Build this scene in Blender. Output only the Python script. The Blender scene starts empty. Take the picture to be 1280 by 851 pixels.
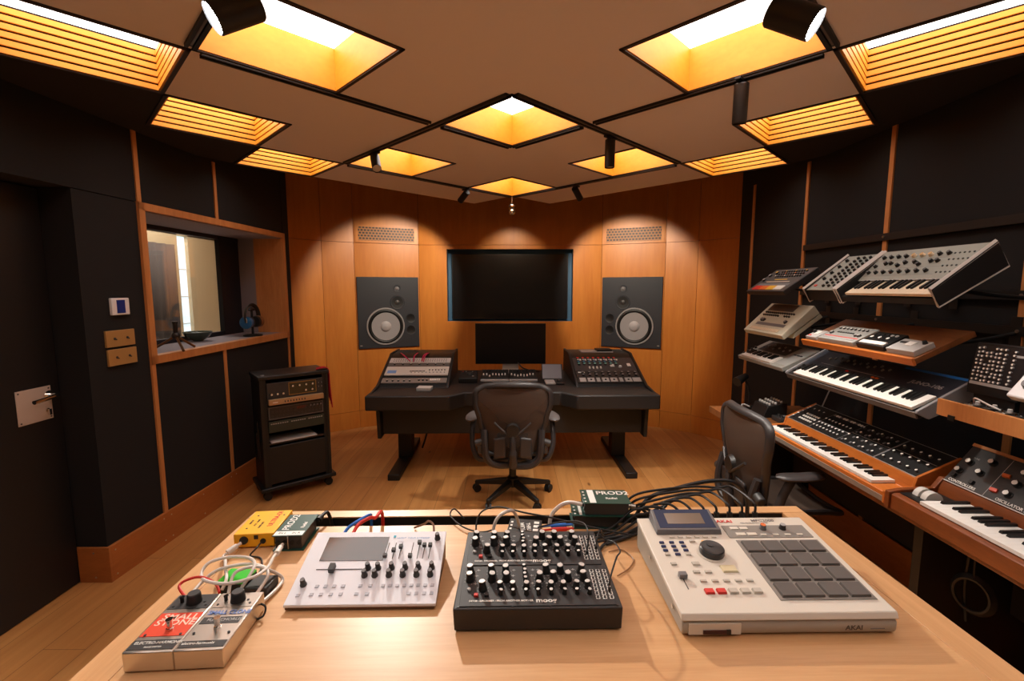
import bpy, math, random
from mathutils import Vector, Matrix, Euler
random.seed(7)
SC = bpy.context.scene
COL = SC.collection
PI = math.pi
R = math.radians

# ------------------------------------------------------------------ materials
def _new(name):
    m = bpy.data.materials.new(name); m.use_nodes = True
    nt = m.node_tree
    return m, nt, nt.nodes['Principled BSDF']

def s2l(c):
    return tuple((x/12.92 if x <= .04045 else ((x+.055)/1.055)**2.4) for x in c)

def mat(name, rgb, rough=.5, metal=0., coat=0., spec=.5, bump=0., bscale=200., var=0.):
    """plain surface; rgb is the sRGB look of the thing, with optional fine grain"""
    m, nt, b = _new(name)
    c = s2l([v/255 for v in rgb]) + (1,)
    b.inputs['Base Color'].default_value = c
    b.inputs['Roughness'].default_value = rough
    b.inputs['Metallic'].default_value = metal
    b.inputs['Specular IOR Level'].default_value = spec
    if coat: b.inputs['Coat Weight'].default_value = coat
    if bump or var:
        tc = nt.nodes.new('ShaderNodeTexCoord'); n = nt.nodes.new('ShaderNodeTexNoise')
        n.inputs['Scale'].default_value = bscale; n.inputs['Detail'].default_value = 3
        nt.links.new(tc.outputs['Object'], n.inputs['Vector'])
        if bump:
            bp = nt.nodes.new('ShaderNodeBump'); bp.inputs['Strength'].default_value = bump
            bp.inputs['Distance'].default_value = .002
            nt.links.new(n.outputs['Fac'], bp.inputs['Height']); nt.links.new(bp.outputs['Normal'], b.inputs['Normal'])
        if var:
            mx = nt.nodes.new('ShaderNodeMix'); mx.data_type = 'RGBA'
            mx.inputs[6].default_value = tuple(v*(1-var) for v in c[:3])+(1,)
            mx.inputs[7].default_value = tuple(min(1, v*(1+var)) for v in c[:3])+(1,)
            nt.links.new(n.outputs['Fac'], mx.inputs[0]); nt.links.new(mx.outputs[2], b.inputs['Base Color'])
    return m

def emit(name, rgb, strength):
    m, nt, b = _new(name)
    b.inputs['Base Color'].default_value = (.8, .8, .8, 1)
    b.inputs['Emission Color'].default_value = tuple(rgb)+(1,)
    b.inputs['Emission Strength'].default_value = strength
    return m

def wood(name, c1, c2, scale, rough=.45, fine=1., coat=0.):
    """grain: noise stretched along the axis with the small scale value"""
    m, nt, b = _new(name)
    tc = nt.nodes.new('ShaderNodeTexCoord'); mp = nt.nodes.new('ShaderNodeMapping')
    mp.inputs['Scale'].default_value = scale
    n = nt.nodes.new('ShaderNodeTexNoise'); n.inputs['Scale'].default_value = 1.; n.inputs['Detail'].default_value = 6
    n.inputs['Roughness'].default_value = .6; n.inputs['Distortion'].default_value = .4
    n2 = nt.nodes.new('ShaderNodeTexNoise'); n2.inputs['Scale'].default_value = 7.; n2.inputs['Detail'].default_value = 2
    cr = nt.nodes.new('ShaderNodeValToRGB')
    cr.color_ramp.elements[0].position = .3; cr.color_ramp.elements[1].position = .72
    cr.color_ramp.elements[0].color = s2l([v/255 for v in c1])+(1,)
    cr.color_ramp.elements[1].color = s2l([v/255 for v in c2])+(1,)
    mx = nt.nodes.new('ShaderNodeMix'); mx.data_type = 'FLOAT'; mx.inputs[0].default_value = .3*fine
    L = nt.links.new
    L(tc.outputs['Object'], mp.inputs['Vector']); L(mp.outputs['Vector'], n.inputs['Vector']); L(mp.outputs['Vector'], n2.inputs['Vector'])
    L(n.outputs['Fac'], mx.inputs[2]); L(n2.outputs['Fac'], mx.inputs[3]); L(mx.outputs[0], cr.inputs['Fac'])
    L(cr.outputs['Color'], b.inputs['Base Color'])
    b.inputs['Roughness'].default_value = rough
    if coat: b.inputs['Coat Weight'].default_value = coat
    return m

def floor_mat():
    m, nt, b = _new('oak_floor_boards'); L = nt.links.new
    tc = nt.nodes.new('ShaderNodeTexCoord'); mp = nt.nodes.new('ShaderNodeMapping')
    mp.inputs['Rotation'].default_value = (0, 0, PI/2)
    br = nt.nodes.new('ShaderNodeTexBrick'); br.offset = .37; br.offset_frequency = 2
    br.inputs['Scale'].default_value = 1.; br.inputs['Brick Width'].default_value = 1.9; br.inputs['Row Height'].default_value = .19
    br.inputs['Mortar Size'].default_value = .0012; br.inputs['Mortar Smooth'].default_value = .1; br.inputs['Bias'].default_value = 0
    br.inputs['Color1'].default_value = s2l([204/255, 148/255, 88/255])+(1,)
    br.inputs['Color2'].default_value = s2l([184/255, 124/255, 66/255])+(1,)
    br.inputs['Mortar'].default_value = s2l([.42, .27, .13])+(1,)
    n = nt.nodes.new('ShaderNodeTexNoise'); n.inputs['Scale'].default_value = 1.; n.inputs['Detail'].default_value = 7; n.inputs['Distortion'].default_value = .6
    mp2 = nt.nodes.new('ShaderNodeMapping'); mp2.inputs['Scale'].default_value = (22, 1.4, 1)
    cr = nt.nodes.new('ShaderNodeValToRGB'); cr.color_ramp.elements[0].position = .25; cr.color_ramp.elements[1].position = .7
    cr.color_ramp.elements[0].color = (.76, .68, .6, 1); cr.color_ramp.elements[1].color = (1, 1, 1, 1)
    # sparse dark knots
    vo = nt.nodes.new('ShaderNodeTexVoronoi'); vo.inputs['Scale'].default_value = 1.
    mp3 = nt.nodes.new('ShaderNodeMapping'); mp3.inputs['Scale'].default_value = (4.2, 1.7, 1)
    ck = nt.nodes.new('ShaderNodeValToRGB'); ck.color_ramp.elements[0].position = .015; ck.color_ramp.elements[1].position = .075
    ck.color_ramp.elements[0].color = (.25, .16, .1, 1); ck.color_ramp.elements[1].color = (1, 1, 1, 1)
    mu = nt.nodes.new('ShaderNodeMix'); mu.data_type = 'RGBA'; mu.blend_type = 'MULTIPLY'; mu.inputs[0].default_value = 1
    mu2 = nt.nodes.new('ShaderNodeMix'); mu2.data_type = 'RGBA'; mu2.blend_type = 'MULTIPLY'; mu2.inputs[0].default_value = 1
    L(tc.outputs['Object'], mp.inputs['Vector']); L(mp.outputs['Vector'], br.inputs['Vector'])
    L(tc.outputs['Object'], mp2.inputs['Vector']); L(mp2.outputs['Vector'], n.inputs['Vector']); L(n.outputs['Fac'], cr.inputs['Fac'])
    L(tc.outputs['Object'], mp3.inputs['Vector']); L(mp3.outputs['Vector'], vo.inputs['Vector']); L(vo.outputs['Distance'], ck.inputs['Fac'])
    L(br.outputs['Color'], mu.inputs[6]); L(cr.outputs['Color'], mu.inputs[7])
    L(mu.outputs[2], mu2.inputs[6]); L(ck.outputs['Color'], mu2.inputs[7]); L(mu2.outputs[2], b.inputs['Base Color'])
    b.inputs['Roughness'].default_value = .42
    return m

def perforated_mat():
    m, nt, b = _new('perforated_wood_grille'); L = nt.links.new
    tc = nt.nodes.new('ShaderNodeTexCoord'); mp = nt.nodes.new('ShaderNodeMapping'); mp.inputs['Rotation'].default_value = (PI/2, 0, 0)
    br = nt.nodes.new('ShaderNodeTexBrick'); br.offset = .5
    br.inputs['Scale'].default_value = 1.; br.inputs['Brick Width'].default_value = .036; br.inputs['Row Height'].default_value = .03
    br.inputs['Mortar Size'].default_value = .0065; br.inputs['Mortar Smooth'].default_value = .2
    for k in ('Color1', 'Color2'): br.inputs[k].default_value = (.012, .007, .004, 1)
    br.inputs['Mortar'].default_value = s2l([.66, .42, .2])+(1,)
    L(tc.outputs['Object'], mp.inputs['Vector']); L(mp.outputs['Vector'], br.inputs['Vector']); L(br.outputs['Color'], b.inputs['Base Color'])
    b.inputs['Roughness'].default_value = .5
    return m

def glass_mat(name, tint=(.9, .95, .95), alpha=.12, rough=.02):
    m, nt, b = _new(name); L = nt.links.new
    nt.nodes.remove(b)
    o = nt.nodes['Material Output']
    t = nt.nodes.new('ShaderNodeBsdfTransparent'); t.inputs['Color'].default_value = tuple(tint)+(1,)
    g = nt.nodes.new('ShaderNodeBsdfGlossy'); g.inputs['Roughness'].default_value = rough
    mx = nt.nodes.new('ShaderNodeMixShader'); mx.inputs[0].default_value = alpha
    L(t.outputs[0], mx.inputs[1]); L(g.outputs[0], mx.inputs[2]); L(mx.outputs[0], o.inputs['Surface'])
    return m

def mesh_fabric(name, rgb, alpha):
    m, nt, b = _new(name); L = nt.links.new
    b.inputs['Base Color'].default_value = s2l([v/255 for v in rgb])+(1,); b.inputs['Roughness'].default_value = .7
    o = nt.nodes['Material Output']
    t = nt.nodes.new('ShaderNodeBsdfTransparent'); mx = nt.nodes.new('ShaderNodeMixShader'); mx.inputs[0].default_value = alpha
    L(t.outputs[0], mx.inputs[1]); L(b.outputs[0], mx.inputs[2]); L(mx.outputs[0], o.inputs['Surface'])
    return m

# ------------------------------------------------------------------ mesh builder
class MB:
    def __init__(s): s.v = []; s.f = []; s.mi = []; s.M = Matrix.Identity(4)
    def _add(s, vs, fs, m):
        b = len(s.v); s.v += [tuple(s.M @ Vector(p)) for p in vs]
        for f in fs: s.f.append(tuple(b+i for i in f)); s.mi.append(m)
        return s
    def at(s, loc=(0, 0, 0), rot=(0, 0, 0)):
        s.M = Matrix.Translation(loc) @ Euler(rot).to_matrix().to_4x4(); return s
    def box(s, x0, x1, y0, y1, z0, z1, m=0):
        vs = [(x, y, z) for z in (z0, z1) for y in (y0, y1) for x in (x0, x1)]
        return s._add(vs, [(0, 2, 3, 1), (4, 5, 7, 6), (0, 1, 5, 4), (2, 6, 7, 3), (0, 4, 6, 2), (1, 3, 7, 5)], m)
    def hexa(s, bot, top, m=0):
        return s._add(list(bot)+list(top), [(3, 2, 1, 0), (4, 5, 6, 7), (0, 1, 5, 4), (1, 2, 6, 5), (2, 3, 7, 6), (3, 0, 4, 7)], m)
    def face(s, pts, m=0): return s._add(pts, [tuple(range(len(pts)))], m)
    def prism(s, poly, lo, hi, axis='Z', m=0):
        def P(a, b, h): return {'Z': (a, b, h), 'X': (h, a, b), 'Y': (a, h, b)}[axis]
        n = len(poly); vs = [P(a, b, lo) for a, b in poly]+[P(a, b, hi) for a, b in poly]
        fs = [tuple(range(n))[::-1], tuple(range(n, 2*n))]+[(i, (i+1) % n, n+(i+1) % n, n+i) for i in range(n)]
        return s._add(vs, fs, m)
    def tube(s, p0, p1, r0, r1=None, n=20, m=0, caps=True):
        r1 = r0 if r1 is None else r1
        p0, p1 = Vector(p0), Vector(p1); d = (p1-p0).normalized()
        a = d.orthogonal().normalized(); b = d.cross(a)
        vs = []
        for p, r in ((p0, r0), (p1, r1)):
            vs += [p+a*(r*math.cos(2*PI*i/n))+b*(r*math.sin(2*PI*i/n)) for i in range(n)]
        fs = [(i, (i+1) % n, n+(i+1) % n, n+i) for i in range(n)]
        if caps: fs += [tuple(range(n))[::-1], tuple(range(n, 2*n))]
        return s._add(vs, fs, m)
    def lathe(s, prof, c=(0, 0, 0), n=28, m=0, ms=None, close=True):
        vs = []; fs = []; k = len(prof)
        for r, z in prof: vs += [(c[0]+r*math.cos(2*PI*i/n), c[1]+r*math.sin(2*PI*i/n), c[2]+z) for i in range(n)]
        for j in range(k-1):
            mm = ms[j] if ms else m
            s._add([], [], mm)
            fs.append([(j*n+i, j*n+(i+1) % n, (j+1)*n+(i+1) % n, (j+1)*n+i) for i in range(n)])
        b = len(s.v); s.v += [tuple(s.M @ Vector(p)) for p in vs]
        for j, g in enumerate(fs):
            for f in g: s.f.append(tuple(b+i for i in f)); s.mi.append(ms[j] if ms else m)
        if close:
            if prof[0][0] > 1e-6: s.f.append(tuple(b+i for i in range(n))[::-1]); s.mi.append(ms[0] if ms else m)
            if prof[-1][0] > 1e-6: s.f.append(tuple(b+(k-1)*n+i for i in range(n))); s.mi.append(ms[-1] if ms else m)
        return s
    def pipe(s, pts, r, n=8, sub=6, m=0, closed=False, caps=True, flat=1.):
        pts = [Vector(p) for p in pts]; q = []
        K = len(pts)
        if sub > 1 and K > 2:
            rng = range(K if closed else K-1)
            for i in rng:
                if closed: a, b, c, d = pts[i-1], pts[i], pts[(i+1) % K], pts[(i+2) % K]
                else: a, b, c, d = pts[max(i-1, 0)], pts[i], pts[i+1], pts[min(i+2, K-1)]
                for k in range(sub):
                    t = k/sub
                    q.append(.5*((2*b)+(c-a)*t+(2*a-5*b+4*c-d)*t*t+(3*b-a-3*c+d)*t**3))
            if not closed: q.append(pts[-1])
        else: q = pts
        N = len(q); vs = []; up = None
        for i, p in enumerate(q):
            if closed: d = q[(i+1) % N]-q[i-1]
            else: d = q[min(i+1, N-1)]-q[max(i-1, 0)]
            if d.length < 1e-9: d = Vector((0, 0, 1))
            d.normalize()
            if up is None: up = d.orthogonal().normalized()
            up = (up-d*up.dot(d))
            if up.length < 1e-6: up = d.orthogonal()
            up.normalize(); w = d.cross(up)
            rr = r[min(int(i*len(r)/N), len(r)-1)] if isinstance(r, (list, tuple)) else r
            vs += [p+up*(rr*math.cos(2*PI*k/n))+w*(rr*flat*math.sin(2*PI*k/n)) for k in range(n)]
        fs = []
        for i in range(N if closed else N-1):
            j = (i+1) % N
            fs += [(i*n+k, i*n+(k+1) % n, j*n+(k+1) % n, j*n+k) for k in range(n)]
        if not closed and caps: fs += [tuple(range(n))[::-1], tuple(range((N-1)*n, N*n))]
        return s._add(vs, fs, m)
    def ball(s, c, r, n=16, m=0, sc=(1, 1, 1)):
        k = n//2; vs = []
        for j in range(k+1):
            a = PI*j/k
            vs += [(c[0]+sc[0]*r*math.sin(a)*math.cos(2*PI*i/n), c[1]+sc[1]*r*math.sin(a)*math.sin(2*PI*i/n), c[2]+sc[2]*r*math.cos(a)) for i in range(n)]
        return s._add(vs, [(j*n+i, (j+1)*n+i, (j+1)*n+(i+1) % n, j*n+(i+1) % n) for j in range(k) for i in range(n)], m)
    def grid(s, fn, nu, nv, m=0, closed_u=False):
        vs = [fn(i/nu, j/nv) for j in range(nv+1) for i in range(nu+1)]
        w = nu+1
        return s._add(vs, [(j*w+i, j*w+i+1, (j+1)*w+i+1, (j+1)*w+i) for j in range(nv) for i in range(nu)], m)
    def mesh(s, name, mats, smooth=True):
        me = bpy.data.meshes.new(name); me.from_pydata(s.v, [], s.f)
        if not isinstance(mats, (list, tuple)): mats = [mats]
        for m in mats: me.materials.append(m)
        me.polygons.foreach_set('material_index', s.mi)
        if smooth:
            me.polygons.foreach_set('use_smooth', [True]*len(s.f)); me.update()
            me.set_sharp_from_angle(angle=R(35))
        me.update(); return me
    def build(s, name, mats, parent=None, bevel=0., smooth=True, loc=(0, 0, 0), rot=(0, 0, 0), solid=0., sub=0):
        o = bpy.data.objects.new(name, s.mesh(name, mats, smooth)); COL.objects.link(o)
        o.location = loc; o.rotation_euler = rot
        if parent: o.parent = parent
        if solid:
            md = o.modifiers.new('thick', 'SOLIDIFY'); md.thickness = solid; md.offset = 0
        if sub:
            md = o.modifiers.new('sub', 'SUBSURF'); md.levels = sub; md.render_levels = sub
        if bevel:
            md = o.modifiers.new('edge', 'BEVEL'); md.width = bevel; md.segments = 2; md.limit_method = 'ANGLE'; md.angle_limit = R(40)
        return o

def inst(name, me, parent=None, loc=(0, 0, 0), rot=(0, 0, 0), sc=None):
    o = bpy.data.objects.new(name, me); COL.objects.link(o)
    o.location = loc; o.rotation_euler = rot
    if sc: o.scale = sc
    if parent: o.parent = parent
    return o

def tag(o, label=None, cat=None, group=None, kind=None):
    if label: o['label'] = label
    if cat: o['category'] = cat
    if group: o['group'] = group
    if kind: o['kind'] = kind
    return o

def thing(name, label, cat, loc=(0, 0, 0), rot=(0, 0, 0), group=None):
    o = bpy.data.objects.new(name, None); COL.objects.link(o); o.empty_display_size = .05
    o.location = loc; o.rotation_euler = rot
    return tag(o, label, cat, group)

def struct(name, mb, mats, **k): return tag(mb.build(name, mats, **k), kind='structure')

FONTS = []
def txt(parent, s, size, loc, m, rot=(0, 0, 0), align='LEFT', name='lettering', sx=1., bold=0.):
    cu = bpy.data.curves.new(name, 'FONT'); cu.body = s; cu.size = size; cu.align_x = align; cu.align_y = 'CENTER'
    cu.extrude = .0002; cu.offset = bold*size; cu.resolution_u = 3; cu.materials.append(m)
    o = bpy.data.objects.new(name, cu); COL.objects.link(o); o.location = loc; o.rotation_euler = rot; o.scale = (sx, 1, 1)
    if parent: o.parent = parent
    FONTS.append(o); return o

def bake_fonts():
    bpy.context.view_layer.update(); dg = bpy.context.evaluated_depsgraph_get()
    for o in FONTS:
        me = bpy.data.meshes.new_from_object(o.evaluated_get(dg))
        n = bpy.data.objects.new('tmp_text', me); COL.objects.link(n)
        n.location = o.location; n.rotation_euler = o.rotation_euler; n.scale = o.scale; n.parent = o.parent
        nm = o.name; bpy.data.objects.remove(o); n.name = nm

_KN = {}
def knob_mesh(r, h, body, cap, flare=1.15, mark=True, n=14):
    key = (r, h, body.name, cap.name, flare)
    if key not in _KN:
        b = MB(); b.lathe([(r*flare, 0), (r*flare, h*.18), (r, h*.3), (r*.9, h*.93), (r*.8, h)], n=n, ms=[0, 0, 0, 0])
        b.lathe([(r*.84, h*.965), (r*.8, h*1.045)], n=n, m=1)
        if mark: b.box(-r*.09, r*.09, r*.3, r*.97, h*.9, h*1.05, 1)
        _KN[key] = b.mesh('knob', [body, cap])
    return _KN[key]

_BT = {}
def button_mesh(w, d, h, m):
    key = (w, d, h, m.name)
    if key not in _BT:
        e = min(w, d)*.08
        b = MB(); b.hexa([(-w/2, -d/2, 0), (w/2, -d/2, 0), (w/2, d/2, 0), (-w/2, d/2, 0)],
                         [(-w/2+e, -d/2+e, h), (w/2-e, -d/2+e, h), (w/2-e, d/2-e, h), (-w/2+e, d/2-e, h)])
        _BT[key] = b.mesh('button', [m], smooth=False)
    return _BT[key]
# ------------------------------------------------------------------ palette
M_FLOOR = floor_mat()
M_WALLWOOD = wood('honey_veneer_wall', (190, 110, 40), (214, 138, 58), (5, 5, .6), .42)
M_BASE = wood('stained_baseboard', (158, 90, 40), (184, 112, 54), (3, 3, 14), .45)
M_TRIM = wood('timber_batten', (176, 112, 60), (206, 142, 84), (18, 18, 2), .5)
M_TABLE = wood('pale_oak_table', (202, 152, 102), (220, 174, 124), (2.2, 46, 10), .4)
M_TABLEY = wood('pale_oak_edge', (200, 150, 100), (218, 170, 120), (46, 2.2, 10), .4)
M_COFFER = wood('amber_ply', (230, 150, 34), (242, 168, 50), (5, 5, 9), .5)
M_SLATDARK = mat('slat_gap', (16, 9, 5), .9)
M_BLACKFAB = mat('black_acoustic_fabric', (16, 14, 15), .95, bump=.3, bscale=900)
M_SOFFIT = mat('black_soffit', (26, 23, 22), .9)
M_PLASTER = mat('taupe_plaster_ceiling', (224, 212, 204), .9, bump=.05, bscale=60)
M_BLACK = mat('satin_black', (22, 21, 21), .45)
M_BLACKM = mat('matt_black_metal', (26, 25, 25), .5, .2)
M_DESK = mat('black_leatherette', (34, 31, 30), .5, bump=.15, bscale=700)
M_DESKD = mat('black_lacquer_panel', (24, 22, 21), .5)
M_RUB = mat('black_rubber', (18, 18, 18), .55)
M_CABLE = mat('black_cable', (17, 16, 16), .5)
M_WHITEC = mat('white_cable', (222, 214, 206), .45)
M_REDC = mat('red_cable', (198, 36, 26), .4)
M_PINKC = mat('magenta_cable', (206, 36, 88), .4)
M_BLUEC = mat('blue_cable', (30, 110, 200), .4)
M_CHROME = mat('chrome', (225, 222, 218), .12, 1.)
M_STEEL = mat('brushed_steel', (206, 198, 188), .3, 1.)
M_ALU = mat('aluminium_face', (198, 194, 188), .42, .6)
M_BRASS = mat('aged_brass', (190, 150, 92), .45, .35)
M_WHITE = mat('white_print', (236, 234, 228), .5)
M_WHITEP = mat('white_plastic', (230, 229, 230), .45)
M_RED = mat('red_plastic', (214, 48, 38), .4)
M_ORANGE = mat('orange_plastic', (226, 112, 40), .45)
M_YEL = mat('yellow_plastic', (236, 190, 60), .45)
M_CREAM = mat('cream_keys', (232, 216, 188), .35)
M_IVORY = mat('white_keys', (232, 228, 222), .3)
M_BKEY = mat('black_keys', (20, 19, 19), .3)
M_DGREY = mat('dark_grey_panel', (52, 50, 50), .45)
M_MGREY = mat('mid_grey_plastic', (118, 116, 118), .5)
M_LGREY = mat('light_grey_plastic', (176, 174, 172), .5)
M_SCREEN = mat('black_glass_screen', (26, 25, 26), .22, spec=.6)
M_BLUEGREY = mat('blue_grey_reveal', (66, 104, 134), .6)
M_WALNUT = wood('walnut_case', (100, 48, 20), (134, 70, 30), (4, 4, 26), .38)
M_WALNUTX = wood('walnut_tray', (104, 62, 32), (146, 92, 50), (3, 24, 24), .42)
M_AMBERW = wood('amber_case_wood', (172, 90, 32), (204, 120, 52), (3, 26, 26), .35)
M_PERF = perforated_mat()
M_LAMP = emit('frosted_light_panel', (1., .96, .93), 2.1)
M_LENS = emit('spot_lens', (.95, .97, 1.), 30.)
M_GREEN = mat('dark_green_enamel', (18, 66, 56), .4)
M_YELLOWBOX = mat('yellow_enamel', (240, 176, 20), .4)
# ------------------------------------------------------------------ room shell
ZC = 2.5            # underside of the hung ceiling
ZT = 2.95           # structural ceiling above it
YB = -1.4           # wall behind the viewer
def xl(y): return -2.2+.044*(y-2.385)
def lbox(b, y0, y1, d0, d1, z0, z1, m=0):     # box in the slightly splayed left wall; d > 0 goes into the wall
    A = [(xl(y0)-d0, y0), (xl(y1)-d0, y1), (xl(y1)-d1, y1), (xl(y0)-d1, y0)]
    return b.hexa([(x, y, z0) for x, y in A], [(x, y, z1) for x, y in A], m)
XR = 2.14

struct('floor', MB().box(-2.75, 2.6, YB-.1, 6.0, -.06, 0), M_FLOOR)
struct('ceiling', MB().box(-2.75, 2.6, YB-.1, 6.0, ZT, ZT+.06), M_SOFFIT)
struct('wall_rear', MB().box(-2.75, 2.6, YB-.1, YB, 0, ZT), M_BLACKFAB)

# left wall: black fabric panels around the door recess and the window niche
LW = [('wall_left', YB, 2.782, .0, .3, 2.1, ZT), ('wall_left', 2.385, 2.782, .004, .3, .2, 2.097),
      ('wall_left', 2.785, 3.455, 0, .3, 2.1, ZT), ('wall_left', 3.458, 4.35, 0, .3, 2.1, ZT),
      ('wall_left', 2.785, 3.44, 0, .3, .2, 1.14), ('wall_left', 3.443, 4.35, 0, .3, .2, 1.14),
      ('wall_left', 4.36, 4.46, 0, .3, .2, ZT), ('wall_left', YB, .9, 0, .3, 0, 2.1)]
for n, y0, y1, d0, d1, z0, z1 in LW: struct(n, lbox(MB(), y0, y1, d0, d1, z0, z1), M_BLACKFAB)
b = MB(); lbox(b, 2.385, 4.46, -.014, .3, 0, .2); b.box(xl(2.385)-.16, xl(2.385)+.014, 2.372, 2.386, 0, .2)
struct('baseboard_left', b, M_BASE, bevel=.002)
scr = MB()
for y in (2.41, 2.75, 2.81, 3.1, 3.4, 3.46, 3.9):
    for z in (.03, .17): scr.tube((xl(y)+.013, y, z), (xl(y)+.016, y, z), .005, n=8)
for z in (.03, .17): scr.tube((xl(2.385)-.07, 2.373, z), (xl(2.385)-.07, 2.37, z), .005, n=8)
struct('trim_screws', scr, M_STEEL)
k = 1
for y, z0, z1 in ((2.783, .2, ZC), (3.457, 2.1, ZC), (3.441, .2, 1.14), (4.355, .2, 1.14)):
    struct('trim_%d' % k, lbox(MB(), y-.014, y+.014, -.008, .02, z0, z1), M_TRIM); k += 1
# door in its recess
d = struct('door_1', MB().box(-2.42, -2.362, .95, 2.375, .005, 2.09), mat('charcoal_door_leaf', (20, 19, 20), .5))
struct('trim_%d' % k, MB().box(-2.5, -2.42, .9, 2.385, 0, 2.1), M_SOFFIT); k += 1
b = MB().box(-2.3615, -2.357, 2.158, 2.328, .938, 1.108); b.build('handle_plate', mat('satin_plate', (196, 182, 170), .5, .15), d, bevel=.002)
b = MB(); b.pipe([(-2.357, 2.312, 1.06), (-2.315, 2.312, 1.06), (-2.305, 2.3, 1.06), (-2.305, 2.19, 1.05)], .0105, n=10)
b.tube((-2.357, 2.312, 1.06), (-2.352, 2.312, 1.06), .024)
b.build('door_handle', M_CHROME, d)
b = MB(); b.tube((-2.357, 2.3, .985), (-2.352, 2.3, .985), .011); b.box(-2.352, -2.34, 2.294, 2.306, .962, .992); b.build('lock_cylinder', M_CHROME, d)
b = MB()
for y in (2.17, 2.316):
    for z in (.95, 1.096): b.tube((-2.357, y, z), (-2.3555, y, z), .004, n=8)
b.build('plate_screws', M_DGREY, d)

# window niche
M_GREYFAB = mat('grey_reveal_fabric', (140, 132, 138), .9)
b = MB(); lbox(b, 2.77, 4.37, -.012, .26, 2.056, 2.1, 0); lbox(b, 2.77, 4.37, -.012, .05, 1.14, 1.19, 0)
lbox(b, 2.77, 2.812, -.012, .26, 1.14, 2.1, 0); lbox(b, 4.33, 4.37, -.012, .26, 1.14, 2.1, 0)
lbox(b, 2.77, 4.37, .05, .44, 1.14, 1.189, 1); lbox(b, 2.812, 4.33, 0., .44, 2.048, 2.056, 1)
lbox(b, 4.335, 4.37, .26, .44, 1.14, 2.06, 1); lbox(b, 2.77, 2.812, .26, .44, 1.14, 2.06, 1); lbox(b, 2.77, 4.37, .26, .44, 2.056, 2.1, 1)
w1 = struct('window_1', b, [M_TRIM, M_GREYFAB])
b = MB(); lbox(b, 2.812, 4.33, .4, .44, 1.189, 1.225); lbox(b, 2.812, 4.33, .4, .44, 2.015, 2.05); lbox(b, 2.812, 2.85, .4, .44, 1.2, 2.04)
x = xl(4.2)
b.hexa([(x-.40, 4.06, 1.2), (x-.40, 4.335, 1.2), (x-.44, 4.335, 1.2), (x-.44, 4.06, 1.2)], [(x-.40, 4.06, 2.04), (x-.40, 4.335, 2.04), (x-.44, 4.335, 2.04), (x-.44, 4.06, 2.04)])
b.build('window_frame', mat('navy_black_frame', (22, 24, 32), .5), w1)
lbox(MB(), 2.84, 4.07, .415, .425, 1.21, 2.03).build('glass_pane', glass_mat('window_glass', (.93, .96, .97), .1), w1)
# the neighbouring room behind the glass
M_BEIGE = mat('beige_plaster', (204, 180, 146), .8)
struct('wall_far', MB().box(-3.72, -3.62, 2.3, 5.1, .9, 2.2), M_BEIGE)
struct('wall_far', MB().box(-3.72, -3.62, 5.27, 6.6, .9, 2.2), M_BEIGE)
struct('wall_far', MB().box(-3.72, -3.62, 2.3, 6.6, 2.17, 2.7), M_BEIGE)
struct('wall_far_end', MB().box(-3.72, -2.62, 6.5, 6.6, .9, 2.7), M_BEIGE)
struct('wall_far_end', MB().box(-3.72, -2.62, 2.2, 2.3, .9, 2.7), M_BEIGE)
struct('wall_far', MB().box(-2.75, -2.70, 4.5, 6.6, .9, 2.7), M_BEIGE)
struct('ceiling_far', MB().box(-3.72, -2.62, 2.2, 6.6, 2.7, 2.75), M_BEIGE)
struct('floor_far', MB().box(-3.72, -2.63, 2.2, 6.6, .86, .93), M_WHITEP)
w2 = struct('window_2', MB().box(-3.70, -3.66, 4.4, 5.28, .93, 2.165), emit('daylight_pane', (.66, .88, 1.), .62))
for z in (1.2, 1.5, 1.8): MB().box(-3.66, -3.65, 5.07, 5.27, z, z+.01).build('glazing_bar', M_WHITE, w2)
b = MB(); b.grid(lambda u, v: (-3.585+.022*math.sin(u*34), 4.3+.69*u, .94+1.115*v), 60, 2)
c = b.build('curtain', mat('grey_brown_curtain', (92, 80, 76), .9), solid=.004)
tag(c, 'grey-brown pleated curtain hanging in the room behind the window', 'curtain')

# back wall: faceted honey veneer panels with thin shadow joints
PB = [(-2.42, 4.55), (-2.03, 5.02), (-1.75, 5.21), (-1.09, 5.5), (1.05, 5.5), (1.70, 5.21), (1.985, 5.02), (2.40, 4.55)]
def facet(b, A, B, z0, z1, th=.03, g=.0018, off=0., m=0, holes=None):
    A, B = Vector((A[0], A[1], 0)), Vector((B[0], B[1], 0)); t = (B-A).normalized(); n = Vector((-t.y, t.x, 0))
    A2, B2 = A+t*g-n*off, B-t*g-n*off
    def P(p, q, z): p = A2+(B2-A2)*p+n*q; return (p.x, p.y, z)
    b.hexa([P(0, 0, z0+g), P(1, 0, z0+g), P(1, th, z0+g), P(0, th, z0+g)], [P(0, 0, z1-g), P(1, 0, z1-g), P(1, th, z1-g), P(0, th, z1-g)], m)
    return b
for i in range(len(PB)-1):
    A, B = PB[i], PB[i+1]
    if i == 3: continue
    struct('wall_back', facet(MB(), A, B, .2, 2.1), M_WALLWOOD)
    struct('wall_back', facet(MB(), A, B, 2.1, ZT), M_WALLWOOD)
    struct('baseboard_back', facet(MB(), A, B, 0, .2, off=.002), M_WALLWOOD)
struct('baseboard_back', facet(MB(), PB[3], PB[4], 0, .2, off=.002), M_WALLWOOD)
struct('wall_back', facet(MB(), PB[3], PB[4], 2.1, ZT), M_WALLWOOD)
TX0, TX1, TZ0, TZ1 = -.765, .717, 1.208, 2.052           # recess of the big screen
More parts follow.
